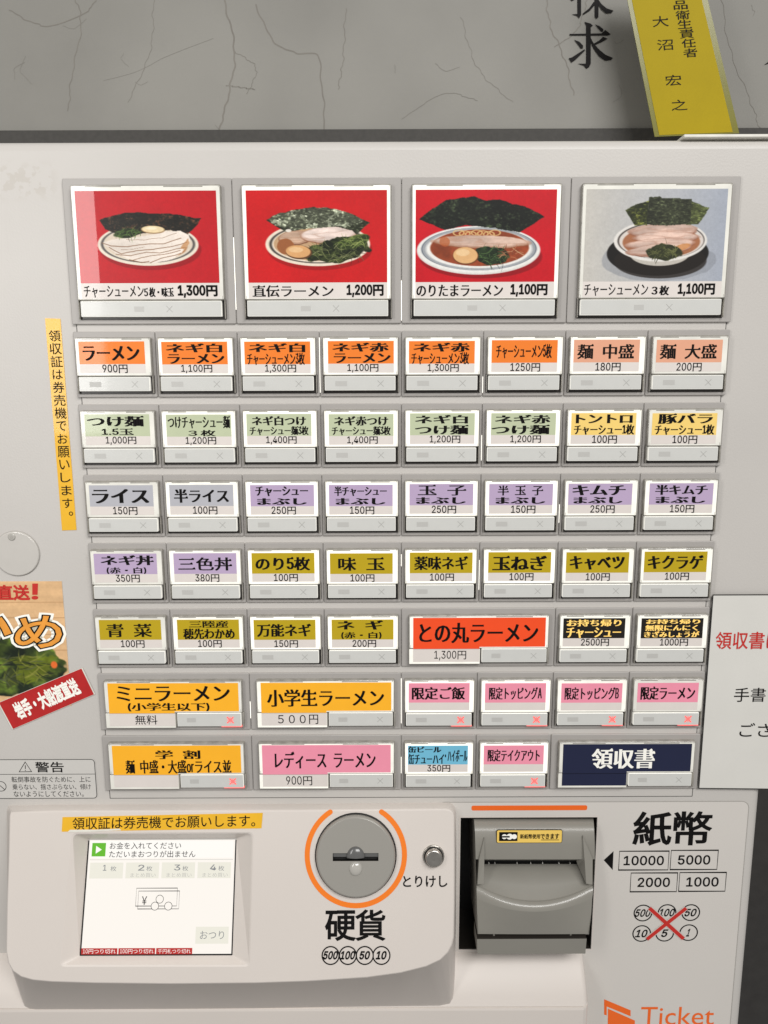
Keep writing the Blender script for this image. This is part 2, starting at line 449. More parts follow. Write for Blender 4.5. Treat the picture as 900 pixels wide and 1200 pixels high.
for pts, wd in (([(262, -5), (275, 60), (268, 110), (257, 152)], 0.0017), ([(300, 5), (318, 45), (345, 62), (372, 66), (378, 110), (381, 152)], 0.0014),
                ([(88, -5), (95, 30), (84, 90), (80, 130)], 0.0010), ([(405, 10), (402, 70), (396, 105)], 0.0008), ([(10, 12), (40, 27), (62, 30), (100, 15), (112, 0)], 0.0010),
                ([(640, -5), (645, 30), (662, 70), (672, 112)], 0.0011), ([(690, -5), (676, 35), (650, 55)], 0.0008), ([(120, 95), (160, 84), (196, 66), (250, 45)], 0.0003),
                ([(265, 100), (300, 105)], 0.0007), ([(275, 60), (300, 80), (290, 110)], 0.0006), ([(540, 20), (560, 80), (600, 120)], 0.0005),
                ([(845, -5), (856, 60), (880, 120), (890, 150)], 0.0006), ([(180, 0), (176, 60), (150, 120)], 0.0006), ([(470, 140), (520, 110), (560, 118)], 0.0005)):
    fibre(pts, wd * .75)
for _ in range(14):
    x, y = random.uniform(-20, 920), random.uniform(-20, 150); a = random.uniform(0, 6.3); l = random.uniform(8, 34)
    fibre([(x, y), (x + l * math.cos(a) * .6, y + l * math.sin(a) * .6), (x + l * math.cos(a + .4), y + l * math.sin(a + .4))], random.uniform(0.00015, 0.0003), 14)
mb.build('paper_board', pan)
def brush(strokes):
    """One brush character: each stroke an outline in photo pixels (crop scale 3.46 from x = 640)."""
    mb = MB()
    for k, st in enumerate(strokes):
        pts = [pf.px(640 + x / 3.462, y / 3.462, .0006) for x, y in st]
        if sum(pts[i - 1][0] * pts[i][1] - pts[i][0] * pts[i - 1][1] for i in range(len(pts))) < 0: pts = pts[::-1]
        vv, ff = fill2d([pts])
        mb.mesh([pf.p(a, b, .0005 + k * 3e-5) for a, b in vv], ff, M['ink'])
    return mb.build('brush_character', pan)
brush([[(95, 137), (225, 135), (240, 121), (263, 139), (250, 144), (95, 144)], [(155, 88), (180, 95), (190, 103), (181, 110), (181, 258), (174, 272), (163, 279), (152, 266), (128, 258), (160, 258), (162, 250), (162, 104)],
       [(198, 99), (216, 105), (232, 118), (231, 128), (223, 129), (212, 117)], [(113, 161), (135, 169), (150, 185), (149, 196), (140, 197), (128, 180)],
       [(91, 236), (104, 233), (155, 200), (158, 204), (118, 243), (102, 254)], [(231, 149), (249, 157), (222, 172), (186, 187), (184, 182), (214, 165)],
       [(179, 150), (190, 172), (212, 198), (240, 222), (271, 235), (262, 244), (238, 246), (214, 229), (192, 198), (179, 168)]])
brush([[(126, -110), (146, -102), (142, -90), (142, 60), (134, 74), (124, 64), (104, 58), (127, 56)], [(96, -62), (150, -64), (160, -70), (168, -60), (96, -56)], [(92, -10), (122, -20), (160, -34), (162, -30), (104, 4)],
       [(196, -50), (214, -44), (212, 70), (204, 76), (197, 70)], [(160, -24), (240, -26), (252, -36), (270, -24), (160, -19)], [(194, 6), (199, 18), (176, 44), (150, 60), (147, 56), (174, 34)],
       [(212, -2), (224, 16), (246, 34), (273, 43), (264, 53), (242, 54), (223, 38), (211, 18)], [(176, -104), (262, -106), (270, -96), (258, -70), (252, -72), (256, -98), (176, -98)],
       [(200, -92), (208, -86), (186, -58), (184, -62)], [(226, -92), (236, -90), (234, -66), (262, -66), (258, -58), (226, -60)]])
brush([[(884, 263), (900, 252), (930, 216), (952, 160), (972, 168), (948, 214), (908, 256)], [(960, 170), (985, 214), (1030, 244), (1060, 252), (1048, 262), (1016, 260), (978, 224)]])
mb = MB()
mb.plate(pf, -0.62, 0.62, bz - 0.05, bz - 0.0003, -0.03, 0.004, 0.001, 0.0005, M['rail'])
mb.build('bottom_rail', pan)

# ---------------------------------------------------------------- yellow laminated name strip hanging in front of the board
tf = Frame((0, 0.075, CZ))
q = [tf.px(*p) for p in ((767, 160.5), (866, 156.5), (829, 0), (734.8, 0))]
up = Vector((q[3][0] - q[0][0], q[3][1] - q[0][1])); up2 = Vector((q[2][0] - q[1][0], q[2][1] - q[1][1]))
q[3] = (q[3][0] + up.x * .3, q[3][1] + up.y * .3); q[2] = (q[2][0] + up2.x * .3, q[2][1] + up2.y * .3)
mb = MB()
F0 = [tf.p(a, b, 0.0006) for a, b in q]; B0 = [tf.p(a, b, 0.0) for a, b in q]
mb.rings([B0, F0], M['tag_rim'], smooth=False)
def lerp2(a, b, t): return (a[0] + (b[0] - a[0]) * t, a[1] + (b[1] - a[1]) * t)
inner = [lerp2(q[0], q[1], .055), lerp2(q[0], q[1], .925), lerp2(q[3], q[2], .925), lerp2(q[3], q[2], .055)]
inner[0] = lerp2(inner[0], inner[3], .008); inner[1] = lerp2(inner[1], inner[2], .008)
mb.poly(tf, inner, 0.0008, M['tag'])
lean = math.atan2(-(up.x), up.y)
for ch, x, y in (('大', 774, 25), ('沼', 779.5, 52.5), ('宏', 789, 94), ('之', 796, 123)):
    text_px(mb, tf, ch, (x - 9.3, y - 6.3, x + 9.3, y + 6.3), M['ink'], w=0.001, weight=0.0, rot=0.05, shear=-0.12)
for ch, x, y in (('食', 795, -6), ('品', 797.5, 5.8), ('衛', 800, 17.5), ('生', 802.3, 28.3), ('責', 804.7, 39.5), ('任', 807, 50.5), ('者', 809, 61.8)):
    text_px(mb, tf, ch, (x - 8, y - 5.2, x + 8, y + 5.2), M['ink'], w=0.001, weight=0.01, rot=0.05, shear=-0.12)
tag(mb.build('name_strip', loc=tuple(tf.p(*q[0]))), 'yellow laminated name strip with vertical black characters leaning behind the machine top', 'name tag')

# ================================================================ THE TICKET MACHINE
MACH = thing('ticket_machine', 'light grey food ticket machine with rows of backlit menu buttons and a payment panel', 'ticket machine', (0.013, 0.14, 0.70))
TOPZ, BOTZ, RX, LX = 0.1626, -0.72, 0.3042, -0.345
# opening for the banknote unit
BO = [PANEL.px(*p) for p in ((537.5, 1112), (692, 1112), (700, 957.5), (540, 958.5))]
bu0, bu1 = (BO[0][0] + BO[3][0]) / 2, (BO[1][0] + BO[2][0]) / 2
bv0, bv1 = (BO[0][1] + BO[1][1]) / 2, (BO[2][1] + BO[3][1]) / 2
E_ = 0.007
hole = [(bu0, bv0), (bu1, bv0), (bu1, bv1), (bu0, bv1)]
mb = MB()
mb.fill(PANEL, [rrect(LX + E_, RX - E_, BOTZ + E_, TOPZ - E_, 0.002), hole], 0.0, M['paint'])
prof = [(E_, 0.0), (E_ * .7, -E_ * .05), (E_ * .29, -E_ * .29), (E_ * .05, -E_ * .7), (0, -E_), (0, -0.27)]
mb.rings([[PANEL.p(a, b, w) for a, b in rrect(LX + i, RX - i, BOTZ + i, TOPZ - i, 0.002 + (E_ - i))] for i, w in prof][::-1], M['paint'], cap=False)
mb.rings([[PANEL.p(a, b, w) for a, b in hole] for w in (-0.05, 0.0)], M['brown_black'], smooth=False, cap=False)
mb.rect(PANEL, bu0, bu1, bv0, bv1, -0.05, M['black'])
mb.build('cabinet', MACH)

# printed front film round the banknote slot
mb = MB()
fu0, fu1 = PANEL.px(512, 1000)[0], PANEL.px(876.5, 955)[0]
fv1 = PANEL.px(700, 939.5)[1]; fv0 = BOTZ + 0.02
film_out = rrect(fu0, fu1, fv0, fv1, 0.006)
mb.fill(PANEL, [film_out, [(a, b) for a, b in ((bu0 - .0008, bv0 - .0008), (bu1 + .0008, bv0 - .0008), (bu1 + .0008, bv1 + .0008), (bu0 - .0008, bv1 + .0008))]], 0.00025, M['film'])
mb.stroke(PANEL, film_out, 0.0006, 0.0003, M['line'], closed=True)
hs = 0.0008
ow = [(bu0 - hs, bv0 - hs), (bu1 + hs, bv0 - hs), (bu1 + hs, bv1 + hs), (bu0 - hs, bv1 + hs)]
mb.stroke(PANEL, ow, 0.0011, 0.0004, M['shell'], closed=True)
a, b = PANEL.px(555, 946.5), PANEL.px(685.5, 946.5)
ob = rrect(PANEL.px(552.5, 946)[0], PANEL.px(688, 946)[0], PANEL.px(620, 949.3)[1], PANEL.px(620, 943.6)[1], 0.0014)
mb.poly(PANEL, ob, 0.0004, M['deep_orange'])
text_px(mb, PANEL, '紙', (743, 952, 786.5, 990), M['gothic'], w=0.0004, style='bold', weight=0.022)
text_px(mb, PANEL, '幣', (790, 951.5, 833.5, 990), M['gothic'], w=0.0004, style='bold', weight=0.018)
for s_, x0, y0, x1, y1 in (('10000', 725.5, 997.5, 783.5, 1019.5), ('5000', 786, 996.5, 841, 1019), ('2000', 739, 1023, 793.5, 1045), ('1000', 796, 1022.5, 850.5, 1044.5)):
    c = [PANEL.px(*p, 0.0004) for p in ((x0, y1), (x1, y1), (x1, y0), (x0, y0))]
    u0, u1, v0, v1 = (c[0][0] + c[3][0]) / 2, (c[1][0] + c[2][0]) / 2, (c[0][1] + c[1][1]) / 2, (c[2][1] + c[3][1]) / 2
    mb.stroke(PANEL, [(u0, v0), (u1, v0), (u1, v1), (u0, v1)], 0.0008, 0.0004, M['gothic'], closed=True)
    n_ = len(s_) * 9.3; xm = (x0 + x1) / 2; ym = (y0 + y1) / 2
    text_px(mb, PANEL, s_, (xm - n_ / 2, ym - 5.3, xm + n_ / 2, ym + 5.3), M['gothic'], w=0.0004, style='bold', weight=0.022, font='sans')
mb.poly(PANEL, [PANEL.px(*p, 0.0004) for p in ((707.5, 1008), (718, 1019.5), (719, 997.5))], 0.0004, M['gothic'])
for s_, x, y in (('500', 753.5, 1070), ('100', 781.7, 1069.5), ('50', 809.5, 1069.5), ('10', 752, 1094), ('5', 779, 1093.7), ('1', 807, 1093)):
    u, v = PANEL.px(x, y, 0.0004); r = 0.0073
    mb.stroke(PANEL, circle(u, v, r), 0.0010, 0.0004, M['gothic'], closed=True)
    n_ = {3: 17, 2: 12.5, 1: 6 if s_ == '5' else 3}[len(s_)]
    text_px(mb, PANEL, s_, (x - n_ / 2, y - 4.2, x + n_ / 2, y + 4.2), M['gothic'], w=0.0004, style='bold', weight=0.03, shear=0.25, font='sans')
for p0, p1 in (((761, 1064), (801, 1100)), ((804, 1064), (758, 1100.5))):
    mb.stroke(PANEL, [PANEL.px(*p0, .0006), PANEL.px(*p1, .0006)], 0.0044, 0.0006 + (0.0001 if p0[0] > 800 else 0), M['film'])
for p0, p1 in (((761, 1064), (801, 1100)), ((804, 1064), (758, 1100.5))):
    mb.stroke(PANEL, [PANEL.px(*p0, .0006), PANEL.px(*p1, .0006)], 0.0032, 0.0008 + (0.0001 if p0[0] > 800 else 0), M['red_ink'])
def Q(*ps): return [PANEL.px(x, y, .0004) for x, y in ps]
mb.poly(PANEL, Q((708, 1189), (708, 1171), (739, 1184), (739, 1191), (711, 1179.5), (711, 1190))[::-1], 0.0004, M['deep_orange'])
mb.poly(PANEL, Q((712, 1215), (712.5, 1182), (744, 1196), (743, 1226))[::-1], 0.0004, M['deep_orange'])
text_px(mb, PANEL, 'Ticket', (751, 1180, 837, 1201.5), M['deep_orange'], w=0.0004, style='plain', font='builtin')
mb.build('printed_film', MACH, label='white printed film with banknote values and a small ticket emblem')

# ---------------------------------------------------------------- inner button panel, its dark seam and the eight rows
GX0, GX1 = -0.2247, 0.2508
CW = (GX1 - GX0) / 8
ROW_TOP = [0.1370] + [0.0326 - 0.0521 * k for k in range(7)]
ROW_H = [0.0993] + [0.0470] * 7
mb = MB()
pu0, pu1, pv0, pv1 = GX0 + 0.0030, GX1 - 0.0030, PANEL.px(469, 933.5)[1], ROW_TOP[0] - 0.004
mb.rect(PANEL, pu0 - 0.0006, pu1 + 0.0006, pv0 - 0.0006, pv1 + 0.0006, 0.0003, M['seam'])
mb.plate(PANEL, pu0, pu1, pv0, pv1, 0.0003, 0.0008, 0.0006, 0.0002, M['paint'])
mb.build('button_panel', MACH)

# ---- food photographs, printed on the four large cards -------------------------------------------
def fbm(shape, cell, octaves=4, seed=0, ax=1.0, ay=1.0):
    r = np.random.default_rng(seed); h, w = shape; out = np.zeros(shape); amp = 1.0; tot = 0
    yy, xx = np.mgrid[0:h, 0:w].astype(float)
    for o_ in range(octaves):
        c = cell / 2 ** o_; gx, gy = xx / (c * ax), yy / (c * ay)
        g = r.random((int(gy.max()) + 3, int(gx.max()) + 3)); ix, iy = gx.astype(int), gy.astype(int); fx, fy = gx - ix, gy - iy
        fx, fy = fx * fx * (3 - 2 * fx), fy * fy * (3 - 2 * fy)
        out += amp * ((g[iy, ix] * (1 - fx) + g[iy, ix + 1] * fx) * (1 - fy) + (g[iy + 1, ix] * (1 - fx) + g[iy + 1, ix + 1] * fx) * fy)
        tot += amp; amp *= 0.55
    return out / tot
class Pic:
    def __init__(s, x0, x1, y0, y1, nx, ny, bg):
        s.X, s.Y = np.meshgrid(np.linspace(x0, x1, nx), np.linspace(y0, y1, ny)); s.sh = (ny, nx); s.px = (x1 - x0) / nx
        s.img = np.ones((ny, nx, 3)) * np.array(bg, float)
    def over(s, mask, col, a=1.0):
        k = np.clip(mask * a, 0, 1)[..., None]; c = np.asarray(col, float)
        s.img = s.img * (1 - k) + c * k
    def ell(s, cx, cy, rx, ry, rot=0.0, wob=0.0, seed=1):
        c, n = math.cos(rot), math.sin(rot); dx, dy = s.X - cx, s.Y - cy
        a, b = (dx * c + dy * n) / rx, (-dx * n + dy * c) / ry
        d = np.sqrt(a * a + b * b)
        if wob: d = d + (fbm(s.sh, 22, 3, seed) - .5) * wob
        return np.clip((1 - d) * min(rx, ry) / s.px / 1.5 + .5, 0, 1)
    def ring(s, cx, cy, rx, ry, wd):
        d = np.sqrt(((s.X - cx) / rx) ** 2 + ((s.Y - cy) / ry) ** 2)
        return np.clip(1.2 - np.abs(d - 1) * min(rx, ry) / wd, 0, 1)
    def polym(s, pts, rough=0.0, seed=2):
        X, Y = s.X, s.Y
        if rough:
            X = X + (fbm(s.sh, 12, 3, seed) - .5) * rough; Y = Y + (fbm(s.sh, 12, 3, seed + 1) - .5) * rough
        ins = np.zeros(s.sh, bool); n = len(pts)
        for i in range(n):
            (xa, ya), (xb, yb) = pts[i], pts[(i + 1) % n]
            if ya == yb: continue
            ins ^= ((ya > Y) != (yb > Y)) & (X < (xb - xa) * (Y - ya) / (yb - ya) + xa)
        f = ins.astype(float); g = f.copy()
        g[1:-1, 1:-1] = (f[1:-1, 1:-1] * 2 + f[:-2, 1:-1] + f[2:, 1:-1] + f[1:-1, :-2] + f[1:-1, 2:]) / 6
        return g
    def nori(s, pts, base, hi, seed, hot=0.5, sheen=None):
        m = s.polym(pts, 8, seed)
        n = fbm(s.sh, 14, 4, seed, 1.4, .8); n2 = fbm(s.sh, 5, 2, seed + 5); n3 = fbm(s.sh, 60, 2, seed + 9)
        k = np.clip((n * .6 + n2 * .4 - hot) * 5, 0, 1)
        if sheen is not None: k = np.clip(k * (.3 + sheen) + sheen * .35, 0, 1)
        n4 = fbm(s.sh, 3.2, 2, seed + 13, 1.6, .8)
        c = np.array(base) * (0.7 + .6 * n3[..., None]) * (1 - k[..., None]) + np.array(hi) * k[..., None]
        c = c * (.55 + .9 * n4[..., None])
        c = c + np.array(hi) * np.clip(n4 * 4 - 2.7, 0, 1)[..., None] * .45
        s.over(m, c)
    def greens(s, cx, cy, rx, ry, dark, light, seed, rot=0.0):
        m = s.ell(cx, cy, rx, ry, rot, 0.55, seed)
        n = fbm(s.sh, 16, 4, seed + 3, 1.8, .7); r_ = 1 - np.abs(n - .5) * 7
        k = np.clip(r_, 0, 1) * np.clip(fbm(s.sh, 30, 2, seed + 7) * 2.2 - .6, 0, 1)
        s.over(m, np.array(dark) * (1 - k[..., None]) + np.array(light) * k[..., None])
    def line(s, pts, wd, col, a=1.0):
        d = np.full(s.sh, 1e9); wx = (fbm(s.sh, 26, 2, int(pts[0][0])) - .5) * 8
        for (xa, ya), (xb, yb) in zip(pts, pts[1:]):
            ux, uy = xb - xa, yb - ya; t = np.clip(((s.X - xa) * ux + (s.Y + wx - ya) * uy) / (ux * ux + uy * uy), 0, 1)
            d = np.minimum(d, np.hypot(s.X - xa - t * ux, s.Y + wx - ya - t * uy))
        s.over(np.clip(1.4 - d / wd, 0, 1), col, a)
    def strands(s, cx, cy, rx, ry, n, cols, seed, wd=2.2):
        r = np.random.default_rng(seed)
        for _ in range(n):
            a, q = r.uniform(0, 6.28), math.sqrt(r.uniform(0, 1)); x, y = cx + rx * q * math.cos(a), cy + ry * q * math.sin(a)
            L, th, cv = r.uniform(14, 42) * (.35 if wd < 1 else 1), r.normal(0, .6), r.normal(0, .02)
            dx, dy = s.X - x, s.Y - y; t = dx * math.cos(th) + dy * math.sin(th); d = -dx * math.sin(th) + dy * math.cos(th) - cv * t * t
            s.over(np.clip(1.3 - np.abs(d) / wd, 0, 1) * np.clip((L - np.abs(t)) / 5, 0, 1), np.array(cols[r.integers(len(cols))]), r.uniform(.5, .95))
    def grain(s, seed, amp=.09):
        g_ = fbm(s.sh, 5, 2, seed) * .6 + fbm(s.sh, 2, 1, seed + 1) * .4
        s.img = s.img * (1 + amp * (g_[..., None] - .5)); return s
    def pork(s, cx, cy, rx, ry, rot, col, edge, seed):
        s.over(s.ell(cx, cy + 3, rx + 3, ry + 3, rot, .22, seed), edge)
        n = fbm(s.sh, 26, 4, seed + 2, 2.2, .6)[..., None]
        m_ = s.ell(cx, cy, rx, ry, rot, .22, seed)
        s.over(m_, np.array(col) * (.74 + .46 * n))
        f_ = np.clip(1 - np.abs(fbm(s.sh, 30, 3, seed + 4, 3.0, .45) - .5) * 16, 0, 1)
        s.over(m_ * f_, np.array(edge) * .5 + np.array(col) * .5, .55)
        inner = s.ell(cx, cy - ry * .12, rx * .95, ry * .84, rot, .22, seed); s.over(np.clip(m_ - inner, 0, 1), edge, .35)
def pic_one():
    p = Pic(80, 800, 95, 577, 300, 200, (196, 24, 34)); p.img *= (0.94 + .1 * fbm(p.sh, 70, 3, 3))[..., None]
    p.over(p.ell(452, 400, 262, 108), (120, 12, 20), .5)
    p.over(p.ell(440, 375, 260, 110), (236, 226, 208)); p.over(p.ring(440, 372, 236, 95, 4), (66, 62, 62), .85); p.over(p.ell(440, 370, 226, 88), (222, 206, 186))
    p.over(p.ell(500, 385, 140, 62, 0, .2), (172, 112, 62), .8)
    p.nori([(195, 245), (270, 222), (330, 208), (380, 206), (470, 212), (560, 212), (720, 240), (690, 280), (645, 322), (560, 298), (430, 312), (320, 335), (225, 292)], (28, 26, 20), (104, 66, 46), 21, .55)
    meat = (.86 + .2 * fbm(p.sh, 40, 4, 41, 2.4, .6))[..., None] * np.array((244, 232, 220))
    p.over(p.polym([(203, 364), (262, 346), (360, 338), (460, 322), (530, 304), (612, 302), (650, 322), (656, 352), (640, 384), (612, 418), (560, 452), (470, 472), (392, 464), (330, 446), (282, 426), (240, 392)], 6, 43), meat)
    for pts, wd in (([(203, 362), (250, 380), (330, 384), (430, 370), (520, 368), (612, 340)], 2.2), ([(240, 388), (300, 421), (380, 404), (470, 400), (560, 385), (640, 362)], 2.2),
                    ([(272, 424), (350, 433), (430, 415), (500, 418), (566, 404), (632, 388)], 2.0), ([(356, 456), (400, 442), (470, 432), (540, 420), (604, 404)], 2.0), ([(446, 472), (500, 448), (560, 434), (606, 420)], 2.2),
                    ([(330, 345), (420, 352), (520, 336), (590, 316)], 1.2), ([(300, 400), (360, 396), (420, 384)], 1.0), ([(440, 462), (400, 468), (340, 452)], 2.6)):
        p.line(pts, wd, (122, 78, 48), .8)
    p.over(p.polym([(618, 372), (648, 340), (652, 366), (626, 398), (606, 396)], 8, 45), (190, 128, 72), .7)
    p.greens(340, 314, 74, 24, (24, 34, 16), (78, 104, 48), 31, -.1)
    p.strands(345, 312, 58, 16, 34, [(30, 44, 18), (70, 98, 44), (96, 124, 60), (18, 26, 12)], 5)
    p.over(p.ell(470, 297, 60, 20, .03), (150, 112, 70)); p.over(p.ell(469, 294, 58, 18, .03), (238, 216, 172)); p.over(p.ell(460, 289, 30, 7), (248, 236, 206), .8)
    return p
def pic_two():
    p = Pic(92, 792, 100, 572, 300, 200, (206, 24, 28)); p.img *= (0.95 + .1 * fbm(p.sh, 70, 3, 5))[..., None]
    p.over(p.ell(455, 402, 262, 106), (128, 10, 14), .5)
    p.over(p.ell(445, 375, 262, 112), (240, 226, 206)); p.over(p.ring(447, 374, 238, 96, 4), (52, 48, 46), .9); p.over(p.ell(450, 372, 226, 88), (196, 160, 122))
    p.pork(330, 340, 78, 34, -.1, (222, 186, 160), (120, 74, 50), 61); p.pork(500, 325, 140, 40, -.05, (234, 214, 204), (150, 100, 72), 62)
    p.over(p.ell(285, 385, 44, 40, .4, .3, 9), (158, 96, 56))
    p.greens(545, 405, 165, 60, (22, 30, 14), (110, 124, 62), 71, -.18); p.greens(620, 365, 84, 30, (44, 58, 22), (142, 156, 84), 73, -.35)
    p.strands(540, 410, 140, 46, 90, [(22, 28, 16), (52, 62, 32), (112, 118, 74), (32, 40, 22), (146, 150, 102)], 6, 1.8)
    p.strands(625, 362, 66, 20, 30, [(120, 138, 70), (60, 78, 32), (160, 170, 100)], 8)
    p.over(p.ell(350, 415, 66, 36, .06), (92, 58, 34)); p.over(p.ell(346, 411, 62, 32, .06), (222, 168, 112)); p.over(p.ell(335, 402, 36, 14), (240, 200, 150), .8)
    sh_ = p.ell(420, 245, 230, 60, 0, .5, 12)
    p.nori([(188, 250), (250, 218), (330, 198), (410, 188), (490, 186), (600, 212), (708, 265), (670, 296), (640, 326), (615, 302), (540, 284), (450, 290), (360, 298), (285, 312), (240, 285)], (38, 42, 28), (160, 166, 142), 81, .5, sh_)
    p.over(p.ell(300, 304, 15, 8), (236, 230, 218))
    return p
def pic_three():
    p = Pic(86, 782, 97, 568, 300, 200, (204, 16, 32)); p.img *= (0.95 + .1 * fbm(p.sh, 70, 3, 7))[..., None]
    p.over(p.ell(412, 440, 306, 110), (120, 8, 18), .6)
    p.over(p.ell(400, 405, 308, 125), (226, 224, 218)); p.over(p.ell(400, 401, 302, 119), (240, 239, 234)); p.over(p.ring(402, 398, 276, 103, 6), (132, 138, 146), .75); p.over(p.ring(402, 398, 284, 109, 1.5), (90, 98, 112), .8)
    sc = np.array((146, 66, 36)) * (.7 + .6 * fbm(p.sh, 22, 4, 8))[..., None]
    p.over(p.ell(405, 392, 246, 94), sc)
    for k in range(7):
        p.over(p.ring(300 + 30 * k, 315 + (k % 3) * 4, 26, 14, 3), (226, 190, 128), .9)
    p.pork(415, 360, 242, 31, .02, (226, 194, 176), (150, 92, 62), 91); p.over(p.ell(230, 360, 26, 24, .2, .4, 6), (186, 92, 46), .7)
    p.greens(470, 432, 90, 48, (18, 30, 16), (74, 104, 56), 93, .15)
    p.strands(470, 432, 76, 36, 70, [(16, 26, 14), (40, 60, 32), (84, 112, 62), (26, 40, 20)], 9)
    p.strands(560, 420, 50, 26, 16, [(190, 120, 84), (120, 60, 36), (206, 170, 130)], 19)
    p.over(p.ell(336, 433, 64, 45, .05), (110, 60, 30)); p.over(p.ell(335, 430, 61, 42, .05), (228, 180, 124)); p.over(p.ell(322, 416, 34, 18), (242, 208, 160), .8)
    p.nori([(104, 245), (150, 205), (180, 186), (235, 150), (300, 140), (372, 130), (425, 150), (500, 148), (560, 168), (640, 188), (722, 235), (650, 285), (600, 312), (480, 292), (330, 276), (230, 300), (170, 272)], (20, 24, 18), (60, 70, 48), 95, .55)
    return p
def pic_four():
    p = Pic(92, 800, 90, 560, 300, 200, (190, 192, 198)); g = np.clip((p.X - 90) / 700, 0, 1)[..., None]
    p.img = np.array((204, 200, 192)) * (1 - g) + np.array((170, 176, 188)) * g; p.img *= (0.97 + .06 * fbm(p.sh, 80, 3, 3))[..., None]
    p.over(p.ell(470, 450, 290, 110, 0, .1), (140, 144, 152), .55)
    p.over(p.ell(465, 415, 258, 116), (20, 17, 15)); p.over(p.ell(480, 455, 235, 90), (32, 26, 22), .8)
    p.over(p.ell(475, 420, 150, 60), (196, 190, 180)); p.over(p.ell(475, 352, 236, 106), (232, 228, 222)); p.over(p.ell(478, 350, 220, 93), (70, 62, 58)); p.over(p.ell(480, 352, 214, 90), (224, 214, 206)); p.over(p.ell(480, 358, 196, 80), (170, 110, 76))
    for k, (cx, cy, rx, ry, ro) in enumerate(((490, 300, 176, 34, -.04), (500, 334, 165, 28, -.02), (480, 366, 172, 28, -.04), (470, 395, 160, 28, -.10))):
        p.pork(cx, cy, rx, ry, ro, (228, 196, 180), (146, 92, 70), 101 + k)
    p.over(p.ell(585, 385, 46, 16, -.3, .3), (206, 132, 66), .7)
    p.greens(495, 412, 98, 42, (44, 48, 26), (104, 108, 62), 111)
    p.strands(495, 414, 66, 22, 54, [(48, 52, 28), (92, 96, 54), (120, 122, 74), (34, 38, 22)], 13, 3)
    p.nori([(290, 195), (345, 165), (408, 150), (404, 272), (340, 274)], (52, 58, 30), (100, 104, 48), 121, .5)
    p.nori([(615, 152), (670, 172), (712, 186), (680, 240), (660, 270), (600, 270)], (60, 66, 38), (96, 104, 60), 123, .52)
    p.nori([(408, 130), (460, 128), (470, 134), (622, 140), (620, 268), (500, 275), (398, 270)], (48, 52, 36), (84, 90, 66), 125, .54)
    return p
M['photo'] = vcol_mat('printed_food_photo', emit=0.06, coat=0.9, rough=0.35)
M['pop'] = vcol_mat('printed_sticker_photo', coat=0.4, rough=0.35)
def add_pic(mb, fr, p, u0, u1, v0, v1, w, m):
    ny, nx = p.sh; uu = np.linspace(u0, u1, nx); vv = np.linspace(v1, v0, ny)
    n0 = len(mb.v)
    verts = [fr.p(a, b, w) for b in vv for a in uu]
    faces = [(j * nx + i, (j + 1) * nx + i, (j + 1) * nx + i + 1, j * nx + i + 1) for j in range(ny - 1) for i in range(nx - 1)]
    mb.mesh(verts, faces, m)
    p.grain(p.sh[0]); c = np.clip(p.img / 255, 0, 1); c = np.where(c <= .04045, c / 12.92, ((c + .055) / 1.055) ** 2.4)
    mb.col = (n0, (c * .92).reshape(-1, 3).astype(np.float32))

# ---- buttons ------------------------------------------------------------------------------------
BEZ = 0.0024          # bezel stands this far off the panel
CAP = 0.0062          # front of the clear cap
def bezel_mesh(w, h):
    mb = MB(); mb.plate(Frame((0, 0, 0)), -w / 2 + .00022, w / 2 - .00022, -h / 2, h / 2, 0.0008, BEZ, 0.0010, 0.0005, M['bezel']); return mb
SHARED = {}
def shared(key, maker):
    if key not in SHARED: SHARED[key] = maker()
    return SHARED[key]
def me_of(mb, name):
    o = mb.build(name); me = o.data; bpy.data.objects.remove(o); return me
L0 = Frame((0, 0, 0))
# cap boxes in cell-local metres: (u0, u1, v0, v1) of cap, lower window rectangle
def geom(kind):
    if kind == 'small':
        w, h = CW, ROW_H[1]; c = (-w / 2 + .0022, w / 2 - .0020, -h / 2 + .0028, h / 2 - .0042)
        split = c[2] + .0122
        return w, h, c, split, (c[0] + .0015, c[1] - .0024, c[2] + .0017, split - .0004)
    if kind == 'photo':
        w, h = 2 * CW, ROW_H[0]; c = (-w / 2 + .0068, w / 2 - .0070, -h / 2 + .0034, h / 2 - .0050)
        split = c[2] + .0128
        return w, h, c, split, (c[0] + .0020, c[1] - .0026, c[2] + .0016, split - .0004)
    w, h = 2 * CW, ROW_H[1]; c = (-w / 2 + .0056, w / 2 - .0052, -h / 2 + .0030, h / 2 - .0044)
    split = c[2] + .0128
    return w, h, c, split, (.0026, c[1] - .0016, c[2] + .0016, split - .0002)
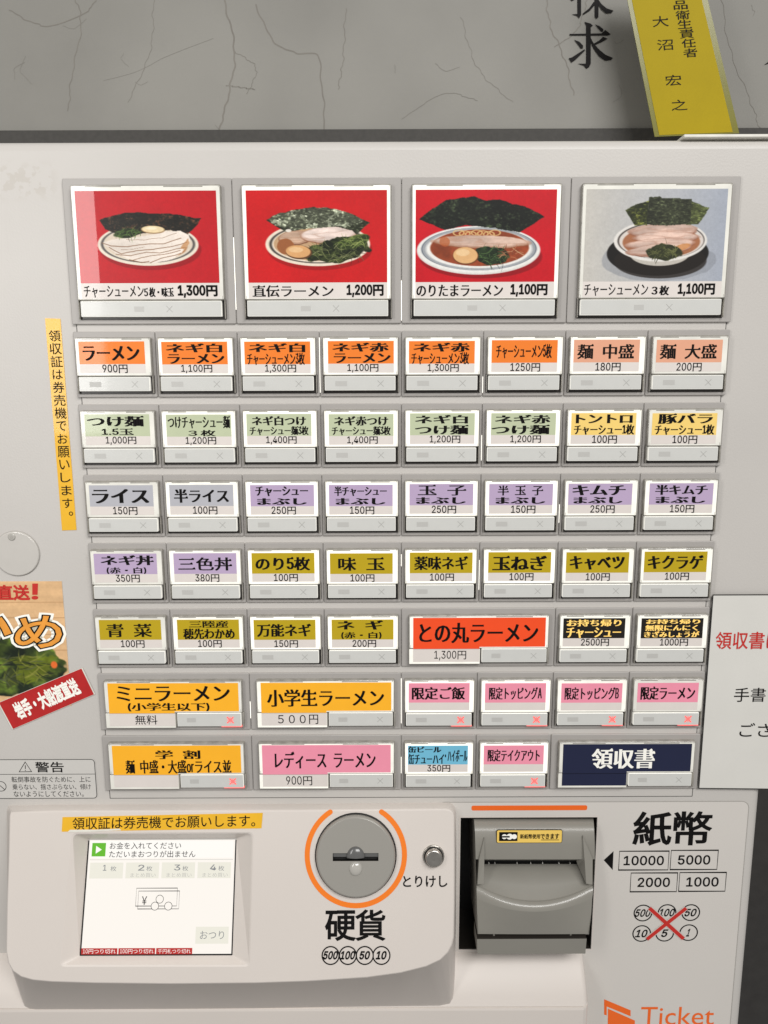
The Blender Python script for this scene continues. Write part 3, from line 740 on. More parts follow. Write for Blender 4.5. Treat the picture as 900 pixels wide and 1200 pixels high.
def cap_mesh(kind, glow):
    w, h, c, sp, win = geom(kind); mb = MB()
    if kind == 'wide':
        # L-shaped lit cover: upper band and lower left block
        mb.plate(L0, c[0], c[1], sp, c[3], BEZ - .0004, CAP, .0012, .0007, M['acryl'], glow)
        mb.plate(L0, c[0], win[0] - .0010, c[2], sp + .0002, BEZ - .0004, CAP - .0001, .0008, .0005, M['acryl'], glow)
        mb.plate(L0, win[0] - .0006, c[1] + .0004, c[2] - .0002, sp - .0001, BEZ - .0004, BEZ + .0006, .0006, .0002, M['well'])
        mb.plate(L0, c[1] - .0008, c[1] + .0006, c[2], sp, BEZ, CAP - .0004, .0004, .0003, M['acryl'])
    else:
        mb.plate(L0, c[0], c[1], sp, c[3], BEZ - .0004, CAP, .0014, .0008, M['acryl'], glow)
        mb.plate(L0, c[0] - .0003, c[1] + .0003, c[2] - .0004, sp + .0012, BEZ - .0004, BEZ + .0005, .0008, .0002, M['well'])
        for a, b in ((c[0], c[0] + .0005), (c[1] - .0006, c[1])):
            mb.plate(L0, a, b, c[2], sp + .0008, BEZ, CAP - .0006, .0002, .0002, M['acryl'])
    i_ = .0008; lo_v = sp
    mb.stroke(L0, [(c[0] + i_, lo_v + .0004), (c[0] + i_, c[3] - i_), (c[1] - i_, c[3] - i_), (c[1] - i_, lo_v + .0004)], .00022, CAP + .00003, M['acryl'])
    for u_ in (c[0] + .0016, c[1] - .0016):
        mb.stroke(L0, [(u_, c[3] - .0004), (u_, c[3] - .0019)], .0003, CAP + .00005, M['acryl']); mb.stroke(L0, [(u_, sp + .0006), (u_, sp + .0030)], .00025, CAP + .00005, M['acryl'])
    # moulding marks along the cover's upper rim
    for a, b in ((.10, .34), (.62, .88)):
        u0, u1 = c[0] + (c[1] - c[0]) * a, c[0] + (c[1] - c[0]) * b
        mb.rect(L0, u0, u1, c[3] - .0017, c[3] - .0011, CAP + .00004, M['acryl'])
    return mb
def window_mesh(kind, lit):
    w, h, c, sp, win = geom(kind); mb = MB()
    u0, u1, v0, v1 = win
    mb.plate(L0, u0, u1, v0, v1, BEZ, CAP + .0001, .0004, .0003, M['window_rim'], M['window'])
    mb.rect(L0, u0 + .0008, u1 - .0008, v0 + .0010, v1 - (.0009 if kind != 'wide' else .0012), CAP + .00014, M['window'])
    W_ = u1 - u0; ym = (v0 + v1) / 2 - .0002
    a = u0 + W_ * (.15 if kind != 'photo' else .38); b = a + (.0085 if kind == 'small' else .007)
    mb.rect(L0, a, b, ym - .0018, ym + .0018, CAP + .00018, M['ghost2'])
    xc = u0 + W_ * (.79 if kind == 'small' else .63 if kind == 'photo' else .80); k = .0022
    if lit:
        xc = u1 - .0085; mm, wd, k = M['led'], .0012, .0029
        for t in (0, 1, 2, 3):
            an = math.radians(45 * t); kk = k * (1.25 if t % 2 else .95)
            mb.stroke(L0, [(xc - kk * math.cos(an), ym - kk * math.sin(an)), (xc + kk * math.cos(an), ym + kk * math.sin(an))], wd * (1 if t % 2 else .5), CAP + .0002 + 1e-5 * t, mm if t % 2 else M['led_soft'])
        mb.plate(L0, xc - .0075, u1 + .0005, v0 - .0013, v0 - .0002, BEZ, CAP - .0008, .0004, .0003, M['led_soft'])  # glowing strip added for red light leaking under the window
        mb.rect(L0, xc - .004, xc + .004, v0 - .0011, v0 - .0004, CAP - .0007, M['led'])
    else:
        for sg in (1, -1):
            mb.stroke(L0, [(xc - k, ym - k * sg), (xc + k, ym + k * sg)], .00035, CAP + .0002 + 1e-5 * sg, M['ghost'])
    return mb

NAMES = dict(orange='orange', peach='peach', sage='pale green', straw='straw yellow', silver='silver grey', lilac='lilac', olive='olive yellow', scarlet='bright red orange', amber='amber', pink='pink', sky='sky blue', coal='black', navy='navy blue')
def button(kind, row, col, fill_, color, lines, price, lit=False, glow='glow', label=None, pic=None):
    w, h, c, sp, win = geom(kind)
    x = GX0 + CW * col + w / 2; z = CZ + ROW_TOP[row] - h / 2
    loc = (x, 0, z)
    gm = M[glow]
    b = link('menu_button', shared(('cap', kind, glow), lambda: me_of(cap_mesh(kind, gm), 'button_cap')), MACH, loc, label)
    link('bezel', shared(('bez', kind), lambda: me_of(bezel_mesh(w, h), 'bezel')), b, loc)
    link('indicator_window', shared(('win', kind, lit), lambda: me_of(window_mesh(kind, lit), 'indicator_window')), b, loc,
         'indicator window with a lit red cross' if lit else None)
    fr = Frame(loc); mb = MB()
    jx, jv = random.uniform(-.0006, .0006), random.uniform(-.0003, .0003)
    if kind == 'photo':
        cu0, cu1 = c[0] + .0036 + jx, c[1] - .0030 + jx; cv1 = c[3] - .0042; sv0 = sp + .0011; sv1 = sv0 + .0108
        add_pic(mb, fr, pic, cu0, cu1, sv1, cv1, CAP + .00012, M['photo'])
        mb.rect(fr, cu0, cu1, sv0, sv1, CAP + .0001, M['paper'])
        for s_, a, b_, st, wt in lines:
            text(mb, fr, s_, cu0 + (cu1 - cu0) * a, cu0 + (cu1 - cu0) * b_, sv0 + .0010 + (.0003 if st == 'small' else 0), sv1 - .0018 - (.0012 if st == 'small' else 0), M['ink'], w=CAP + .0003, style='bold' if st == 'gothic' else 'mincho', weight=wt)
    elif kind == 'small':
        cu0, cu1 = c[0] + .0036 + jx, c[1] - .0042 + jx; cv1 = c[3] - .0032 + jv; mid = cv1 - .0160; cv0 = mid - .0064
        mb.rect(fr, cu0, cu1, mid, cv1, CAP + .00012, CARD[color]); mb.rect(fr, cu0, cu1, cv0, mid, CAP + .00012, M['paper'])
        ink = M['gold_ink'] if color == 'coal' else M['ink']
        for s_, a, b_, t0, t1 in lines:
            kana = sum(0x3040 <= ord(q_) <= 0x30ff for q_ in s_) / len(s_); wt = (.030 + .028 * kana) if (b_ - a) * 46 / max(len(s_), 1) > (t1 - t0) * 9 else .026 + .022 * kana
            text(mb, fr, s_, cu0 + (cu1 - cu0) * a, cu0 + (cu1 - cu0) * b_, cv1 - .016 * t1, cv1 - .016 * t0, ink, w=CAP + .0003, weight=wt)
        if price:
            n_ = len(price); hw = {4: .19, 5: .225, 6: .235}.get(n_, .19) ; m_ = .53 + random.uniform(-.02, .02)
            text(mb, fr, price, cu0 + (cu1 - cu0) * (m_ - hw), cu0 + (cu1 - cu0) * (m_ + hw), cv0 + .0001, cv0 + .0061, M['gothic'], w=CAP + .0003, style='bold', weight=.010)
    else:
        cu0, cu1 = c[0] + .0034 + jx, c[1] - .0030 + jx; cv1 = c[3] - .0020; mid = sp + .0002; pu = win[0] - .0018
        low = CARD['navy'] if color == 'navy' else M['paper']
        mb.rect(fr, cu0, cu1, mid + .0012, cv1, CAP + .00012, CARD[color]); mb.rect(fr, cu0, pu, mid - .0004, mid + .0012, CAP + .0001, CARD[color])
        mb.rect(fr, cu0, pu, c[2] + .0022, mid - .0004, CAP + .00012, low)
        mb.rect(fr, cu0, pu, mid - .0006, mid - .0003, CAP + .0002, M['line'] if color != 'navy' else M['ink'])
        H_ = cv1 - mid
        for s_, a, b_, t0, t1 in lines:
            text(mb, fr, s_, cu0 + (cu1 - cu0) * a, cu0 + (cu1 - cu0) * b_, cv1 - H_ * t1, cv1 - H_ * t0, M['white_ink'] if color == 'navy' else M['ink'], w=CAP + .0003, weight=.038)
        if price:
            hw = {2: .17, 4: .20, 6: .24}.get(len(price), .2) * (pu - cu0); m_ = cu0 + (pu - cu0) * .56
            if price == '５００円': hw = .31 * (pu - cu0)
            text(mb, fr, price, m_ - hw, m_ + hw, c[2] + .0034, mid - .0018, M['gothic'], w=CAP + .0003, style='plain', weight=.002)
    mb.build('label_card', b, loc, 'label card, ' + NAMES[color] if color in NAMES else 'printed food photo card')
    return b

PN = ['photo button with sliced pork, egg and dried seaweed on red', 'photo button with pork, egg and greens bowl on red',
      'photo button with tall fan of dark seaweed over a bowl on red', 'photo button with seaweed and pork in a black bowl on pale grey']
PH = [([('チャーシューメン', .02, .45, 'm', .02), ('５枚・味玉', .455, .665, 'small', .06), ('1,300円', .70, .98, 'gothic', .045)], pic_one, 'glow_dim'),
      ([('直伝ラーメン', .03, .61, 'm', .03), ('1,200円', .71, .97, 'gothic', .045)], pic_two, 'glow'),
      ([('のりたまラーメン', .01, .63, 'm', .035), ('1,100円', .69, .95, 'gothic', .045)], pic_three, 'glow'),
      ([('チャーシューメン', .01, .47, 'm', .02), ('３枚', .50, .62, 'small', .055), ('1,100円', .69, .95, 'gothic', .045)], pic_four, 'glow_dim')]
for i, (ln, pf_, gl) in enumerate(PH): button('photo', 0, 2 * i, None, None, ln, None, glow=gl, label=PN[i], pic=pf_())

A2 = lambda t: [(t, .08, .91, .09, .46)]
def two(a, b, a0=.08, a1=.91, b0=.10, b1=.94, ya=(.08, .47), yb=(.54, .96)): return [(a, a0, a1) + ya, (b, b0, b1) + yb]
def one(a, a0=.07, a1=.91, y=(.2, .84)): return [(a, a0, a1) + y]
CS = dict(b0=.04, b1=.91, yb=(.50, 1.03)); TK = dict(a0=.09, a1=.91, b0=.05, b1=.95, ya=(.10, .52), yb=(.56, .96))
MB_ = dict(a0=.09, a1=.90, b0=.12, b1=.87, ya=(.07, .52), yb=(.62, .93))
ROWS = {
 1: [('orange', one('ラーメン'), '900円'), ('orange', two('ネギ白', 'ラーメン'), '1,100円'), ('orange', two('ネギ白', 'チャーシューメン3枚', **CS), '1,300円'), ('orange', two('ネギ赤', 'ラーメン'), '1,100円'),
     ('orange', two('ネギ赤', 'チャーシューメン3枚', **CS), '1,300円'), ('orange', one('チャーシューメン5枚', y=(.18, .8)), '1250円'), ('peach', one('麺 中盛', .06, .91), '180円'), ('peach', one('麺 大盛', .06, .91), '200円')],
 2: [('sage', two('つけ麺', '1.5玉', .05, .9, .26, .74, (.08, .55), (.66, .94)), '1,000円'), ('sage', two('つけチャーシュー麺', '３枚', .03, .98, .34, .75, (.06, .62), (.70, .98)), '1,200円'), ('sage', two('ネギ白つけ', 'チャーシュー麺3枚', **TK), '1,400円'),
     ('sage', two('ネギ赤つけ', 'チャーシュー麺3枚', **TK), '1,400円'), ('sage', two('ネギ白', 'つけ麺', .09, .88, .09, .89), '1,200円'), ('sage', two('ネギ赤', 'つけ麺', .07, .9, .02, .89), '1,200円'),
     ('straw', two('トントロ', 'チャーシュー1枚', .08, .93, .05, .97, (.06, .46), (.52, .98)), '100円'), ('straw', two('豚バラ', 'チャーシュー1枚', .10, .92, .05, .96, (.03, .48), (.52, .98)), '100円')],
 3: [('silver', one('ライス', .06, .92, (.18, .84)), '150円'), ('silver', one('半ライス', .08, .92, (.2, .84)), '100円'), ('lilac', two('チャーシュー', 'まぶし', **MB_), '250円'), ('lilac', two('半チャーシュー', 'まぶし', **MB_), '150円'),
     ('lilac', two('玉 子', 'まぶし', .14, .88, .12, .87, (.07, .54), (.62, .93)), '250円'), ('lilac', two('半 玉 子', 'まぶし', .14, .84, .12, .87, (.07, .54), (.62, .93)), '150円'),
     ('lilac', two('キムチ', 'まぶし', .08, .88, .1, .84, (.07, .54), (.62, .93)), '250円'), ('lilac', two('半キムチ', 'まぶし', .1, .9, .12, .87, (.07, .54), (.62, .93)), '150円')],
 4: [('lilac', two('ネギ丼', '(赤・白)', .12, .94, .20, .82, (.08, .56), (.66, .98)), '350円'), ('lilac', one('三色丼', .08, .92, (.2, .84)), '380円'), ('olive', one('のり5枚', .07, .92), '100円'), ('olive', one('味 玉', .14, .86), '100円'),
     ('olive', one('薬味ネギ', .08, .92, (.18, .84)), '100円'), ('olive', one('玉ねぎ', .08, .92, (.18, .88)), '100円'), ('olive', one('キャベツ', .07, .92, (.18, .84)), '100円'), ('olive', one('キクラゲ', .07, .93, (.18, .84)), '100円')],
 5: [('olive', one('青 菜', .12, .84, (.2, .86)), '100円'), ('olive', two('三陸産', '穂先わかめ', .2, .82, .1, .92, (.06, .40), (.44, .97)), '100円'), ('olive', one('万能ネギ', .06, .92), '150円'), ('olive', two('ネ ギ', '(赤・白)', .1, .82, .16, .8, (.04, .5), (.62, .96)), '200円'), None, None,
     ('coal', two('お持ち帰り', 'チャーシュー', .06, .93, .06, .93, (.06, .40), (.46, .98)), '2500円'), ('coal', [('お持ち帰り', .08, .94, .05, .28), ('無限にんにく', .07, .91, .33, .62), ('きざみしょうが', .06, .94, .65, .95)], '1000円')],
 6: [None] * 4 + [('pink', one('限定ご飯', .06, .92, (.2, .84)), None), ('pink', one('限定トッピングA', .07, .93, (.2, .84)), None), ('pink', one('限定トッピングB', .06, .94, (.2, .84)), None), ('pink', one('限定ラーメン', .06, .94, (.18, .86)), None)],
 7: [None] * 4 + [('sky', [('缶ビール', .01, .55, .03, .36), ('缶チューハイ', .01, .6, .42, .97), ('・ハイボール', .62, .99, .22, .84)], '350円'), ('pink', one('限定テイクアウト', .07, .93, (.2, .84)), None), None, None],
}
for r, cells in ROWS.items():
    for k, cdef in enumerate(cells):
        if cdef is None: continue
        colr, ln, pr = cdef; lit = colr == 'pink'
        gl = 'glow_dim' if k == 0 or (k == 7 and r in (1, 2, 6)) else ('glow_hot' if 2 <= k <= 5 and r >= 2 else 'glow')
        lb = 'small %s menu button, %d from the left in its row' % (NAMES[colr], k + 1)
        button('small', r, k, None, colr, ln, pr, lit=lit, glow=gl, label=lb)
button('wide', 5, 4, None, 'scarlet', [('との丸ラーメン', .05, .94, .16, .82)], '1,300円', label='wide bright red orange menu button')
button('wide', 6, 0, None, 'amber', [('ミニラーメン', .07, .93, .10, .60), ('(小学生以下)', .15, .77, .66, .94)], '無料', lit=True, glow='glow_dim', label='wide amber menu button with a two-line title and lit red cross')
button('wide', 6, 2, None, 'amber', [('小学生ラーメン', .05, .94, .22, .80)], '５００円', label='wide amber menu button without a red cross')
button('wide', 7, 0, None, 'amber', [('学 割', .34, .68, .16, .46), ('麺 中盛・大盛orライス並', .10, .92, .50, .96)], None, lit=True, glow='glow_dim', label='wide amber discount menu button with a blank price strip')
button('wide', 7, 2, None, 'pink', [('レディース ラーメン', .10, .88, .22, .80)], '900円', label='wide pink menu button')
button('wide', 7, 6, None, 'navy', [('領収書', .23, .71, .16, .84)], None, glow='glow_dim', label='wide navy blue receipt button')
# light that leaks through the joints between some bezels
mb = MB()
for r, k, a, b in ((0, 4, .30, .02), (0, 2, .6, .1), (1, 3, .9, .06), (1, 5, .3, .05), (2, 5, .5, .1), (4, 5, .7, .2), (6, 4, .9, .1), (7, 4, .6, .3), (3, 6, .5, .2), (6, 2, .5, .2), (4, 4, .8, .6)):
    x = GX0 + CW * k; z1 = ROW_TOP[r] - ROW_H[r] * (1 - a); z0 = ROW_TOP[r] - ROW_H[r] * (1 - b)
    mb = MB(); mb.rect(PANEL, x - .00022, x + .00022, min(z0, z1), max(z0, z1), BEZ - .0002, M['leak'])
    mb.build('joint_light', MACH)

# ---------------------------------------------------------------- payment housing
AL = math.radians(16)
h0 = P(450, 947, -0.008)
HF = Frame(h0, (1, 0, 0), (0, math.sin(AL), math.cos(AL)))
ol = [(12, 951), (60, 949.5), (200, 949), (350, 948.5), (522, 947), (527, 948), (531, 951), (533, 956), (533.5, 1000), (533.2, 1060), (532.5, 1098), (530.5, 1108), (526, 1117), (517, 1126), (500, 1134), (470, 1141.5),
      (430, 1147), (360, 1151.5), (300, 1153.5), (200, 1154.5), (110, 1153.5), (60, 1152), (38, 1150), (24, 1146), (14, 1139), (8.5, 1129), (6, 1115), (7, 1060), (9, 1000), (10, 956)]
bl = [(10, 944), (60, 943), (200, 942.5), (350, 942), (526, 940.5), (530, 942), (533, 946), (534.5, 952), (535, 1000), (534.5, 1080), (533, 1140), (532, 1160), (530.5, 1170), (527, 1176), (515, 1178.5), (470, 1179),
      (430, 1179.5), (360, 1180.5), (300, 1181.5), (200, 1182.5), (110, 1183), (60, 1183), (42, 1183), (34, 1182), (29, 1179), (26, 1172), (18, 1140), (10, 1060), (8, 1000), (8, 950)]
ol, bl = ol[::-1], bl[::-1]
A_ = [HF.p(*HF.px(x, y)) for x, y in ol]
ctr = sum((Vector(p) for p in A_), Vector()) / len(A_)
uv = [HF.px(x, y) for x, y in ol]; cu_, cv_ = sum(u for u, v in uv) / len(uv), sum(v for u, v in uv) / len(uv)
def inset(poly, d):
    out = []; n = len(poly)
    for i in range(n):
        a, p, b = Vector(poly[i - 1]), Vector(poly[i]), Vector(poly[(i + 1) % n])
        n1 = Vector((-(p - a).y, (p - a).x)).normalized(); n2 = Vector((-(b - p).y, (b - p).x)).normalized()
        m_ = (n1 + n2); m_ = m_ / max(m_.length_squared, .3) * 2 * .5
        q_ = p + m_ * d * (1 / max(.5, (n1.dot(n1 + n2)) / 2 if False else 1)); out.append((q_.x, q_.y))
    return out
sgn = sum(uv[i - 1][0] * uv[i][1] - uv[i][0] * uv[i - 1][1] for i in range(len(uv)))
if sgn < 0: uv = uv[::-1]; bl = bl[::-1]
e1 = 0.0032
ringA0 = [HF.p(a, b, 0) for a, b in inset(uv, e1)]
ringA1 = [HF.p(a, b, -e1 * .12) for a, b in inset(uv, e1 * .45)]
ringA2 = [HF.p(a, b, -e1 * .45) for a, b in inset(uv, e1 * .1)]
ringA3 = [HF.p(a, b, -e1) for a, b in uv]
FLAP_Y = -0.026
ringB, ringC = [], []
for x, y in bl:
    t = min(max((y - 945) / 235, 0), 1)
    ringB.append(P(x, y, -0.0005 + (FLAP_Y + .0005) * max(0, (t - .55) / .45)))
    ringC.append(P(x, y, 0.001))
# screen opening and its funnel
SA = math.radians(22.5)
s0 = HF.p(*HF.px(182, 1118), -0.0075)
SF = Frame(s0, (1, 0, 0), (0, math.sin(SA), math.cos(SA)))
sc = [SF.px(*p) for p in ((93.5, 1118.5), (271, 1118.5), (277, 982), (105.5, 985))]
scu0, scu1 = (sc[0][0] + sc[3][0]) / 2, (sc[1][0] + sc[2][0]) / 2; scv0, scv1 = (sc[0][1] + sc[1][1]) / 2, (sc[2][1] + sc[3][1]) / 2
fo = [HF.px(*p) for p in ((70, 1133), (293, 1133), (297, 975), (84, 976))]
def rrq(qd, r, n=4):
    """Rounded quad, counter-clockwise."""
    out = []
    for i in range(4):
        p = Vector(qd[i]); a = (Vector(qd[i - 1]) - p).normalized(); b = (Vector(qd[(i + 1) % 4]) - p).normalized()
        for k in range(n + 1):
            t = k / n; q_ = p + a * r * (1 - t) ** 2 + b * r * t ** 2; out.append((q_.x, q_.y))
    return out
fo_r = rrq(fo, .004)
mb = MB()
mb.rings([ringC, ringB, ringA3, ringA2, ringA1, ringA0], M['shell'], smooth=True, cap=False)
mb.fill(HF, [inset(uv, e1), fo_r], 0.0, M['shell'])
fi_out = [HF.p(a, b, 0) for a, b in fo_r]
fi_b1 = [HF.p(a, b, -.0006) for a, b in rrq([(fo[0][0] + .0012, fo[0][1] + .0012), (fo[1][0] - .0012, fo[1][1] + .0012), (fo[2][0] - .0012, fo[2][1] - .0012), (fo[3][0] + .0012, fo[3][1] - .0012)], .004)]
g_ = .0007
fi_in = [SF.p(a, b, .0004) for a, b in rrq([(scu0 - g_, scv0 - g_), (scu1 + g_, scv0 - g_), (scu1 + g_, scv1 + g_), (scu0 - g_, scv1 + g_)], .0006)]
mb.rings([fi_out, fi_b1], M['shell'], smooth=True, cap=False)
mb.rings([fi_b1, fi_in], M['shell'], smooth=False, cap=False)
# printed coin marks on the face
W0 = 0.0002
dc = HF.px(417, 1001.5)
arc = []
R_o = (HF.px(474, 1001)[0] - HF.px(360, 1001)[0]) / 2 ; 
for k in range(61):
    t = math.radians(122 + (418 - 122) * k / 60); arc.append((dc[0] + (R_o) * math.cos(t), dc[1] + R_o * math.sin(t)))
mb.stroke(HF, arc, .0040, W0, M['orange_print'])
for p in (arc[0], arc[-1]): mb.poly(HF, circle(p[0], p[1], .0020, 20), W0 - .00002, M['orange_print'])
text_px(mb, HF, '硬', (381.5, 1067.5, 416, 1102), M['gothic'], w=W0, style='bold', weight=.02)
text_px(mb, HF, '貨', (417, 1066.5, 451, 1102), M['gothic'], w=W0, style='bold', weight=.018)
for k, (s_, x) in enumerate((('500', 387.5), ('100', 407.7), ('50', 427.5), ('10', 447))):
    u, v = HF.px(x, 1119.5); r = .0066
    mb.poly(HF, circle(u, v, r), W0 + .00004 * (4 - k), M['shell'])
    mb.stroke(HF, circle(u, v, r), .0010, W0 + .00004 * (4 - k) + .00002, M['gothic'], closed=True)
    n_ = {3: 16, 2: 11}[len(s_)]
    text_px(mb, HF, s_, (x - n_ / 2, 1115, x + n_ / 2, 1124), M['gothic'], w=W0 + .0003, style='bold', weight=.045, shear=.22, font='sans')
text_px(mb, HF, 'とりけし', (472.5, 1026.5, 524, 1039.5), M['gothic'], w=W0, style='bold', weight=.018)
mb.build('payment_housing', MACH)

# touch screen
mb = MB()
scu = lambda f: scu0 + (scu1 - scu0) * f
scv = lambda f: scv1 - (scv1 - scv0) * f
mb.plate(SF, scu0 - g_, scu1 + g_, scv0 - g_, scv1 + g_, -.004, 0.0, .0004, .0002, M['black'])
mb.rect(SF, scu0 + .0004, scu1 - .0004, scv0 + .0004, scv1 - .0004, .0002, M['scr'])
def srect(a, b, c, d, w, m): mb.rect(SF, scu(a), scu(b), scv(d), scv(c), w, m)
def stext(s_, a, b, c, d, m, wt=.0, w=.0006): text(mb, SF, s_, scu(a), scu(b), scv(d), scv(c), m, w=w, style='bold', weight=wt)
srect(.015, .985, .012, .165, .0003, M['scr_white'])
srect(.025, .118, .03, .15, .0004, M['scr_green'])
mb.poly(SF, [(scu(.052), scv(.125)), (scu(.092), scv(.09)), (scu(.052), scv(.055))], .0005, M['scr_white'])
stext('お金を入れてください', .145, .63, .025, .085, M['scr_txt'], .004)
stext('ただいまおつりが出ません', .145, .73, .10, .16, M['scr_txt'], .004)
mb.stroke(SF, [(scu(.015), scv(.18)), (scu(.985), scv(.18))], .0003, .0003, M['scr_pale'])
for k in range(4):
    a = .02 + k * .243
    srect(a, a + .225, .205, .345, .0003, M['scr_cell'])
    n_ = str(k + 1)
    stext(n_, a + (.085 if k else .09), a + (.125 if k else .112), .225, .275, M['scr_grey'], .012)
    stext('枚', a + .14, a + .18, .235, .28, M['scr_grey'], .0)
    if k: stext('まとめ買い', a + .035, a + .205, .298, .335, M['scr_pale'], .0)
for a, b, c, d in ((.345, .62, .43, .585), (.36, .635, .455, .61)):
    mb.rect(SF, scu(a), scu(b), scv(d), scv(c), .0004 + a * .0005, M['scr'])
    mb.stroke(SF, [(scu(a), scv(d)), (scu(b), scv(d)), (scu(b), scv(c)), (scu(a), scv(c))], .0004, .00042 + a * .0005, M['scr_txt'], closed=True)
stext('¥', .385, .42, .50, .575, M['scr_txt'], .0, w=.00075)
for a, b in ((.475, .585), (.505, .525), (.565, .585)):
    r = .0030; mb.poly(SF, circle(scu(a), scv(b), r, 28), .0007 + a * .0002, M['scr']); mb.stroke(SF, circle(scu(a), scv(b), r, 28), .0004, .00072 + a * .0002, M['scr_txt'], closed=True)
srect(.755, .975, .765, .91, .0003, M['scr_cell'])
stext('おつり', .785, .945, .80, .87, M['scr_grey'], .0)
for a, b, s_ in ((.0, .242, '10円つり切れ'), (.246, .492, '100円つり切れ'), (.496, .738, '千円札つり切れ')):
    srect(a + .003, b, .945, .997, .0003, M['scr_red']); stext(s_, a + .015, b - .01, .952, .99, M['scr_white'], .0)
mb.build('touch_screen', MACH, label='lit touch screen asking for coins, cream background')

# coin slot plate
cs_r = (HF.px(463.2, 1001)[0] - HF.px(371, 1001)[0]) / 2
mb = MB()
DFc = Frame(HF.p(*HF.px(417, 1001.8)), HF.ex, HF.ey)
h_ = .0052
sl = [(-.0180, -.0030), (.0180, -.0030), (.0180, .0030), (-.0180, .0030)]
mb.tube(DFc, 0, 0, [(cs_r + .0012, .0), (cs_r + .0012, .0010), (cs_r + .0004, .0014)], M['black'], cap=False)
mb.tube(DFc, 0, 0, [(cs_r, .0004), (cs_r, h_ - .0016), (cs_r - .0005, h_ - .0005), (cs_r - .0016, h_)], M['disc'], n=64, cap=False)
mb.fill(DFc, [circle(0, 0, cs_r - .0016, 64), sl], h_, M['disc'])
mb.rings([[DFc.p(a, b, h_) for a, b in sl], [DFc.p(a * .985, b * .93, h_ - .001) for a, b in sl]], M['brown_black'], smooth=False, cap=False)
mb.poly(DFc, [(-.0176, -.0002), (.0176, -.0002), (.0178, .0028), (-.0178, .0028)], h_ - .0014, M['bump'])
mb.rings([[DFc.p(a * .985, b * .93, h_ - .001) for a, b in sl], [DFc.p(a * .985, b * .93, .0004) for a, b in sl]], M['black'], smooth=False, cap=True)
def dome(mb, fr, cu, cv, r, hgt, w, m, sy=1.0):
    mb.tube(fr, cu, cv, [(r * math.cos(t), w + hgt * math.sin(t)) for t in [math.radians(a) for a in (0, 15, 30, 45, 60, 75, 86)]], m, n=32, sy=sy)
mb.build('coin_slot', MACH)
mb = MB(); R_ = []
for a in (0, 12, 25, 40, 55, 70, 84):                     # half dome, cut flat where the slot runs under it
    t = math.radians(a); r = math.cos(t)
    R_.append([DFc.p(.0073 * r * math.cos(math.pi * k / 24), -.0004 + .0086 * r * math.sin(math.pi * k / 24), h_ - .0003 + .0030 * math.sin(t)) for k in range(25)])
mb.rings(R_, M['bump'], smooth=True, cap=True)
mb.build('thumb_bump', bpy.data.objects['coin_slot'])
mb = MB(); dome(mb, DFc, 0, -.0086, .0052, .0026, h_ - .0002, M['lens'], 1.08); mb.build('return_lens', bpy.data.objects['coin_slot'])

# cancel button
cf = Frame(HF.p(*HF.px(508, 1003)), HF.ex, HF.ey)
mb = MB()
mb.tube(cf, 0, 0, [(.0086, 0), (.0086, .0012), (.0080, .0016), (.0074, .0012)], M['chrome'], cap=False)
mb.tube(cf, 0, 0, [(.0075, .0012), (.0066, .0011)], M['black'], cap=False)
mb.build('cancel_button', MACH, label='round brushed steel cancel button')
mb = MB()
mb.tube(cf, 0, 0, [(.0066, .0005), (.0066, .0062), (.0061, .0070), (.0052, .0071), (.0020, .0068)], M['chrome'])
mb.build('plunger', bpy.data.objects['cancel_button'])

# ---------------------------------------------------------------- lower hood under the banknote unit
mb = MB()
xr = P(689, 1150, -0.02).x; xl = LX + .004
pr = [(1112.5, .0015), (1116, -.0008), (1122, -.0045), (1132, -.0095), (1145, -.0150), (1158, -.0198), (1168, -.0230), (1176, -.0250), (1179.5, FLAP_Y)]
yz = [(Y, P(600, y, Y).z) for y, Y in pr]
def hood(lst, smooth=True):
    R = []
    for Y, z in lst:
        rr = .0045
        R.append([Vector((xl, Y, z)), Vector((xr - rr, Y, z)), Vector((xr - rr * .35, Y + (0 - Y) * .06 + .0004, z)), Vector((xr, Y + rr, z)), Vector((xr, .003, z))])
    mb.rings(R[::-1], M['shell'], smooth=smooth, cap=False, close=False)
hood(yz)
zc = yz[-1][1]
hood([(FLAP_Y, zc), (FLAP_Y + .0012, zc - .0004), (FLAP_Y + .0012, zc - .0009), (FLAP_Y - .0004, zc - .0013), (FLAP_Y - .0008, zc - .003), (FLAP_Y - .0008, zc - .16)], False)
mb.build('tray_hood', MACH)

# ---------------------------------------------------------------- banknote acceptor
mb = MB()
def loft(rows, m, n=24, smooth=True):
    """rows of (py_side, py_mid, x_left, x_right, Y_side, Y_mid): a surface across the unit."""
    V = []
    for ys, ym, x0, x1, Ys, Ym in rows:
        for i in range(n + 1):
            t = i / n; q_ = 1 - (2 * t - 1) ** 2
            V.append(P(x0 + (x1 - x0) * t, ys + (ym - ys) * q_, Ys + (Ym - Ys) * q_))
    k = n + 1
    mb.mesh(V, [(j * k + i, (j + 1) * k + i, (j + 1) * k + i + 1, j * k + i + 1) for j in range(len(rows) - 1) for i in range(n)], m, smooth)
G = M['grey']
# hood above the slot
loft([(957, 957, 555, 695, .010, .010), (961, 961, 555.5, 695.5, -.001, -.001), (967, 967, 556, 696, -.006, -.006), (975, 975, 556.5, 696.5, -.0095, -.0095), (990, 990, 557, 697, -.0112, -.0112), (1007, 1007, 557.5, 697, -.0120, -.0120)], G)
loft([(1007, 1007, 566, 677, -.0120, -.0120), (1008, 1008, 566, 677, -.004, -.004)], G, smooth=False)
